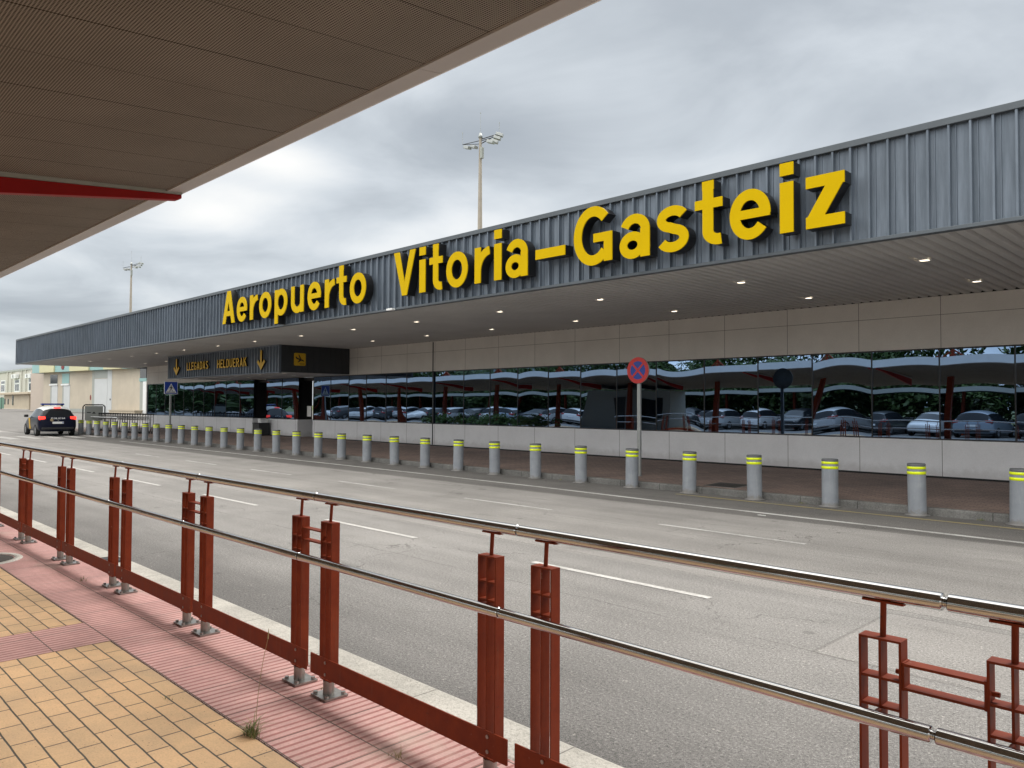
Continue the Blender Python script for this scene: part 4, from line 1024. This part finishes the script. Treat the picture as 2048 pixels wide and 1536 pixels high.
# ------------------------------------------------------------------ luggage trolleys
tr0 = None; NT_ = 24
P0_, P1_ = Vector((-42.6,14.75,.155)), Vector((-51.0,14.55,.15))
for i in range(NT_):
    t = i/(NT_-1); p = P0_.lerp(P1_, t)
    lab = ('luggage trolley at the right end of the nested row' if i == 0 else 'luggage trolley at the left end of the nested row' if i == NT_-1 else 'wire luggage trolley nested in the middle of the row left of the terminal')
    if tr0 is None:
        o = empty('luggage_trolley', p, lab, 'luggage trolley', 'nested luggage trolleys'); tr0 = o
        fr = MB()
        for sy in (-.27,.27):
            fr.path([(-.45,sy,.12),(.42,sy,.14),(.50,sy,.55),(.52,sy,1.02)], .016, 6)
        fr.tube((-.45,-.27,.12),(-.45,.27,.12),.014,6)
        for q in range(5): fr.tube((-.3+.17*q,-.27,.135),(-.3+.17*q,.27,.135),.008,5)
        fr.build('frame', M['trolley'], o, local=True)
        hb = MB(); hb.tube((.55,-.29,1.02),(.55,.29,1.02),.022,8); hb.box(.48,.56,-.29,-.25,.97,1.05); hb.box(.48,.56,.25,.29,.97,1.05); hb.build('handle', M['plastic'], o, local=True)
        bk = MB()
        for q in range(7): bk.tube((.22,-.24+.08*q,.70),(.47,-.24+.08*q,.74),.006,5); bk.tube((.22,-.24+.08*q,.70),(.20,-.24+.08*q,.88),.006,5)
        bk.path([(.47,-.25,.88),(.20,-.25,.88),(.20,.25,.88),(.47,.25,.88)], .010, 6); bk.build('basket', M['trolley'], o, local=True)
        for sx, sy in ((-.38,0),(.38,-.25),(.38,.25)):
            MB().tube((sx,sy-.02,.06),(sx,sy+.02,.06),.06,12).build('wheel', M['tyre'], o, local=True)
    else:
        o = copy_tree(tr0); o.location = p; o['label'] = lab
    o.rotation_euler = (0,0,math.atan2((P1_-P0_).y,(P1_-P0_).x)+pi)
tbay = empty('trolley_bay', (-46.0,14.6,.15), 'white tube trolley bay with a grey framed sign board at its left end', 'trolley bay')
mb = MB(); mb.path([(-44.5,14.02,.13),(-44.5,14.02,.97),(-49.6,13.95,.97),(-49.6,13.95,.13)], .028, 8); mb.path([(-49.5,15.2,.16),(-49.5,15.2,.95),(-43.4,15.3,.95),(-43.4,15.3,.16)], .028, 8); mb.build('rail', M['white'], tbay)
mb = MB()
sd_ = Vector((.30,.95,0)).normalized(); c0 = Vector((-48.8,14.1,.13))
a_, b_ = c0-sd_*.56, c0+sd_*.56
mb.path([a_, a_+Vector((0,0,1.42)), a_+sd_*.1+Vector((0,0,1.53)), b_-sd_*.1+Vector((0,0,1.53)), b_+Vector((0,0,1.42)), b_], .035, 8); mb.build('sign_frame', M['plastic'], tbay)
Ts = Matrix.Translation(c0) @ Matrix.Rotation(math.atan2(sd_.y,sd_.x),4,'Z')
sb = MB().box(-.46,.46,-.015,.015,.62,1.46,0,Ts).build('sign_board', M['greypanel'], tbay)
MB().add([Ts @ Vector(v) for v in ((-.10,-.0165,1.02),(.10,-.0165,1.02),(0,-.0165,1.14))], [(0,1,2)]).box(-.36,-.16,-.018,-.0155,1.06,1.11,0,Ts).build('marking', M['black'], sb)

# ------------------------------------------------------------------ apron light masts behind the terminal
def mast(loc, label):
    o = empty('light_mast', loc, label, 'light mast', 'apron floodlight masts behind the terminal')
    MB().tube((0,0,0),(0,0,27.6),.42,16,r1=.13).build('pole', M['concrete'], o, local=True)
    MB().lathe([(0,27.5),(.21,27.5),(.21,27.7),(.08,28.0),(0,28.02)], 16).build('cap', M['galv'], o, local=True)
    mb = MB()
    e1 = Vector((-1.5,-1.0,26.95)); e2 = Vector((1.35,1.25,27.9)); e3 = Vector((1.1,.35,27.3))
    mb.tube((0,0,27.25),e1*1.0,.035,6); mb.tube((0,0,26.9),e1,.03,6); mb.tube((0,0,26.9),e2,.05,6); mb.tube((0,0,27.35),e2,.05,6); mb.tube((0,0,27.2),e3,.04,6)
    mb.build('bracket', M['plastic'], o, local=True)
    mb = MB(); mb.tube((0,0,28.1),(0,0,29.9),.018,6,r1=.012); mb.tube(e1,e1+Vector((0,0,1.1)),.016,6); mb.tube(e2,e2+Vector((0,0,1.0)),.02,6)
    for p, dz in ((Vector((0,0,28.1)),1.8),(e1,1.1),(e2,1.0)): mb.tube(p+Vector((0,0,dz)),p+Vector((0,0,dz+.12)),.045,6)
    mb.build('lightning_rod', M['galv'], o, local=True)
    for p, a in ((e1*.72+Vector((0,0,26.95*.28-.30)),0),(e1*.36+Vector((0,0,26.95*.64-.28)),0),(e2+Vector((.05,0,-.1)),40),(e2*.82+Vector((.1,.1,27.9*.18-.4)),40),(e2*.66+Vector((.15,.1,27.9*.34-.75)),40),(e3+Vector((0,0,-.35)),20)):
        MB().box(-.36,.36,-.25,.25,-.16,.12,0,Matrix.Translation(p) @ Matrix.Rotation(rad(a),4,'Z') @ Matrix.Rotation(rad(18),4,'Y')).build('floodlight', M['galv'], o, local=True, bevel=.03)
    MB().box(.16,.42,-.2,.1,25.4,26.5).build('cable_box', M['greypanel'], o, local=True, bevel=.03)
    return o
mA = mast((-68.45,62,0), 'nearer tall concrete light mast rising behind the terminal roof, in the middle of the photo')
mB_ = copy_tree(mA); mA.scale = mB_.scale = (1.24,1.24,1.24); mB_.location = (-189.1,62,0); mB_['label'] = 'smaller far light mast behind the left end of the terminal roof'

# ------------------------------------------------------------------ buildings beyond the left end
ax = empty('fire_station', (-191,45,0), 'cream airport building with teal and cream fascia and tall white doors, left of the terminal', 'building', rz=math.atan2(6.2,43.0))
L = lambda name, mb, m, **k: mb.build(name, m, ax, local=True, **k)
L('wall', MB().box(0,41.75,0,8,0,8.4).box(44.0,52,.3,8,0,8.4).box(41.75,44,.31,8,0,8.4), M['annex'])
L('wall', MB().box(-10.5,-.01,1.5,8,0,9.4), mat('pinkish_plaster',(.48,.41,.35),.85,var=.07,vscale=.3))
mb = MB(); cuts = [(-3.1,1.2,0),(1.2,8.3,1),(8.3,15.6,0),(15.6,24.0,1),(24.0,30.2,0),(30.2,37,1),(37,44,0),(44,52,1)]
for a, b, m in cuts: mb.box(a,b-.01,-1.1-(.25 if m else 0),-.0,8.35,10.4,m)
mb.box(-3.1,-3.0,0,4,8.35,10.4,0)
L('fascia', mb, [M['teal'],M['cream']])
L('roof', MB().box(-3,52,.01,8,9.6,10.2), M['trim'])
L('plinth', MB().box(-.02,22.5,-.05,-.003,0,.7).box(31.2,41.6,-.05,-.003,0,.35), M['greypanel'])
for a, b, z0, z1 in ((3.5,7.1,5.9,7.95),(9.2,12.7,5.85,8.1)):
    w = L('window', MB().box(a,b,-.05,-.004,z0,z1).box(a+.15,b-.1,-.07,-.052,z0+.12,z1-.12,1), [M['greypanel'],M['winglass']] if a < 8 else [M['greypanel'],M['teal']])
    MB().box(a-.15,b+.15,-.22,-.004,z0-.32,z0-.002).build('sill', M['white'], w, local=True)
for a, b, z1 in ((4.3,7.2,5.5),(10.1,13.0,5.5)):
    d = L('door', MB().box(a,b,-.06,-.004,0,z1), M['door']); MB().box(a-.55,a-.003,-.08,-.005,0,z1+.05).box(a-.55,b+.05,-.10,-.005,z1+.06,z1+.2).build('frame', M['greypanel'], d, local=True)
d = L('door', MB().box(23.9,29.2,-.07,-.004,.02,6.65).box(29.25,31,-.05,-.004,.02,8.3), M['door']); MB().box(22.9,23.85,-.06,-.005,0,8.3).build('frame', M['greypanel'], d, local=True); MB().box(30.4,30.65,-.12,-.052,2.4,2.75).build('handle', M['plastic'], d, local=True)
L('transom_panel', MB().box(23.9,29.2,-.06,-.005,6.75,8.34), M['greypanel'])
L('pillar', MB().box(43.1,44.25,-.15,.4,0,5.85), M['white'])
L('side_window', MB().box(41.75,44.0,-.03,.3,6.5,8.34), M['winglass']); L('side_sill', MB().box(41.7,44.3,-.14,.29,5.88,6.48), M['teal']); L('side_door', MB().box(41.75,43.05,-.02,.3,0,5.86), M['greypanel'])
L('ledge', MB().box(33.4,43.0,-1.6,-.06,0,.42).box(33.2,43.2,-1.7,-.06,.43,.58), M['hutwall'])
cp_ = [(11.45,9.2),(11.7,8.9),(12.1,8.75),(12.5,8.9),(12.75,9.2),(12.7,9.55),(12.4,9.6),(12.1,9.85),(11.8,9.6),(11.5,9.55)]
L('emblem', MB().prism(cp_, -1.2,-1.115,'y'), M['darkred'])
L('hydrant_plate', MB().prism(arc(22.2,2.95,.28,.55,0,345,16), -.03,-.004,'y'), M['darkred'])

wb = empty('white_block', (-390,75,0), 'pale two-storey building with white framed windows at the far left edge', 'building')
MB().box(-470,-325,75,90,0,14.6).build('wall', M['plaster'], wb)
MB().box(-470.3,-324.7,74.7,90.3,14.6,15.3).build('parapet', M['greypanel'], wb)
for x in (-413,-398,-372.5,-366,-349.5,-343): MB().box(x-.5,x+.5,74.6,74.995,0,14.59).build('pilaster', M['plaster'], wb)
for x in (-429,-405.3,-381.5,-357.2,-335.2):
    w = MB().box(x-4.3,x+4.3,74.90,74.99,5.9,11.5).build('window', M['white'], wb)
    MB().box(x-3.0,x-.4,74.84,74.895,6.8,9.4).box(x+.4,x+3.0,74.84,74.895,6.8,9.4).box(x-3.0,x+3.0,74.84,74.895,10.0,11.0).build('pane', M['winglass'], w)
for x, z in ((-357.6,10.95+.65),(-335.6,10.3+.65+.3)):
    ac = MB().box(x-3.6,x+3.6,73.6,74.83,z,z+1.7).build('air_conditioner', M['white'], wb, bevel=.08)
    MB().prism(arc(x-.3,z+.9,.65,.65,0,345,18), 73.56,73.595,'y').build('fan', M['plastic'], ac)
gh = empty('guard_hut', (-263,55,0), 'low beige hut with an overhanging flat roof and slit windows, far left', 'hut')
MB().box(-278,-247.9,55,68,0,4.3).build('wall', M['hutwall'], gh)
MB().box(-280,-244.2,53.8,69,4.3,4.95).build('roof', M['hutwall'], gh, bevel=.1)
for x, z0, z1 in ((-276.8,1.4,3.1),(-272.6,1.4,3.1),(-266.6,1.2,4.1)): MB().box(x-.7,x+.7,54.93,54.99,z0,z1).build('window', M['winglass'], gh)
MB().box(-278.1,-247.8,54.6,54.98,0,.15).build('plinth', M['kerb'], gh)
lw = empty('low_annex', (-241,56,0), 'low beige outbuilding with slit windows between the hut and the cream building', 'outbuilding')
MB().box(-247.8,-232,56,64,0,3.7).build('wall', M['hutwall'], lw); MB().box(-248,-231.8,55.8,64.2,3.7,3.95).build('roof', M['greypanel'], lw)
for x in (-242.5,-237): MB().box(x-.8,x+.8,55.93,55.99,1.8,3.3).build('window', M['winglass'], lw)
MB().box(-247.7,-232,55.3,55.9,0,1.1).build('planter', M['kerb'], lw)
gf = empty('green_fence', (-284,57,0), 'green sheet fence beside the guard hut at the left edge', 'fence')
mb = MB()
for k in range(24): mb.box(-330+2.15*k,-330+2.15*k+2.1,57,57.06,0,3.6)
mb.build('panel', M['green'], gf)
for k in range(8): MB().box(-330+6.45*k-.06,-330+6.45*k+.0,56.9,57.1,0,3.75).build('post', M['plastic'], gf)
lp = empty('street_lamp', (-251,57,0), 'thin curved street lamp in front of the pale two-storey block', 'street lamp')
MB().path([(-251,57,0),(-251,57,9.2),(-250.6,57,10.8),(-249.6,57,12.0),(-248.6,57,12.4)], .10, 8).build('pole', M['galv'], lp); MB().box(-249.2,-246.9,56.6,57.4,12.2,12.75).build('lamp_head', M['plastic'], lp, bevel=.1)

# ------------------------------------------------------------------ what the terminal glass mirrors: car park shelter, kiosk, trees, hills
pk = empty('parking_shelter', (-20,-17,0), 'dark car park shelter behind the photographer, seen only as a reflection', 'shelter')
MB().box(-115,16,-26,-18.5,2.75,2.95).build('roof', M['shade'], pk); MB().box(-115,16,-18.5,-18.4,2.70,2.98).build('edge_trim', M['greypanel'], pk)
for k in range(21): MB().box(8.0-5.7*k-.08,8.0-5.7*k+.08,-20.2,-20.0,0,2.75).build('column', M['red'], pk)
ki = empty('ticket_kiosk', (-27.5,-3,.15), 'grey kiosk behind the photographer, seen only as a reflection', 'kiosk')
MB().box(-31.5,-25.6,-4.6,-2.2,.148,2.7).build('wall', M['greypanel'], ki); MB().box(-29.5,-28.4,-2.2,-2.17,.15,2.3).build('door', M['interior'], ki); MB().box(-27.6,-26.4,-2.2,-2.17,.9,2.2).build('window', M['winglass'], ki)
def bush(name, loc, R, h, n, label, cat, seed, trunk=0, group=None, size=.3):
    r = random.Random(seed); o = empty(name, loc, label, cat, group); mb = MB()
    cl = [(Vector((r.gauss(0,R*.42),r.gauss(0,R*.42),trunk+h*r.uniform(.2,.95))), r.uniform(.28,.5)*R) for _ in range(16)]
    for i in range(n):
        c, cr_ = r.choice(cl); d = Vector((r.gauss(0,1),r.gauss(0,1),r.gauss(0,1))).normalized()*cr_*r.uniform(.55,1.0)**.5; p = c+d
        if p.z < trunk*.6+.05: continue
        a = Vector((r.gauss(0,1),r.gauss(0,1),r.gauss(0,1))).normalized(); b = a.orthogonal().normalized(); s_ = size*r.uniform(.5,1.2)
        mb.add([p-a*s_,p+b*s_*.5,p+a*s_,p-b*s_*.5], [(0,1,2,3)])
    mb.build('crown', M['leaf'], o, local=True)
    t = MB(); t.tube((0,0,0),(0,0,trunk+h*.5),.04*R+.05,8,r1=.03*R)
    for q in range(5): c = cl[q][0]; t.tube((0,0,trunk*.8+.1*q),c,.02*R+.02,6,r1=.01)
    t.build('trunk', M['bark'], o, local=True); return o
tA = bush('broadleaf_tree', (-2,-34,0), 4.4, 8.0, 2600, 'green tree behind the photographer, seen only as a reflection', 'tree', 51, 1.6, 'trees behind the photographer')
for i in range(17):
    c = copy_tree(tA); s_ = random.uniform(.65,1.15); c.scale = (s_,s_,s_*random.uniform(.75,1.0)); c.rotation_euler = (0,0,random.uniform(0,6)); c.location = (14-7.0*i+random.uniform(-1.5,1.5),-34-random.uniform(-3,9),0)
hd = bush('hedge_tree', (12,-27,0), 3.6, 5.2, 5200, 'dense dark hedge tree behind the parked cars, seen only as a reflection', 'tree', 77, .2, 'hedge trees behind the photographer', size=.24)
for i in range(40):
    c = copy_tree(hd); q = random.uniform(.9,1.2)*(1 if i < 26 else 1.9); c.scale = (q*1.1,q,q*random.uniform(.8,1.05)); c.rotation_euler = (0,0,random.uniform(0,6)); c.location = (12-4.9*(i+1)-max(0,i-25)*4.5,-27.5-random.uniform(0,2.5),0)
hA = bush('shrub', (-33,.9,.15), .9, .95, 700, 'green shrub in the planting bed, seen only as a reflection', 'shrub', 61, 0, 'shrubs behind the photographer', size=.12)
for i in range(6):
    c = copy_tree(hA); c.location = (-35-1.7*i,.8+random.uniform(-.3,.3),.15); c.rotation_euler = (0,0,random.uniform(0,6))
mb = MB(); r = random.Random(5); N = 60; pr = []
for i in range(N+1): 
    a = rad(95+170*i/N); hgt = 42+26*math.sin(i*.31)+16*math.sin(i*.83+1)+8*math.sin(i*1.9)
    pr.append((a,hgt))
vs = [(math.sin(a)*D,math.cos(a)*D,z) for (a,hh) in pr for D, z in ((1000,-5),(1250,hh*.72),(1420,hh*1.1))]
mb.add(vs, [(3*i+j,3*i+j+1,3*i+j+4,3*i+j+3) for i in range(N) for j in range(2)], 0, True)
struct('hills', mb, M['hill'])
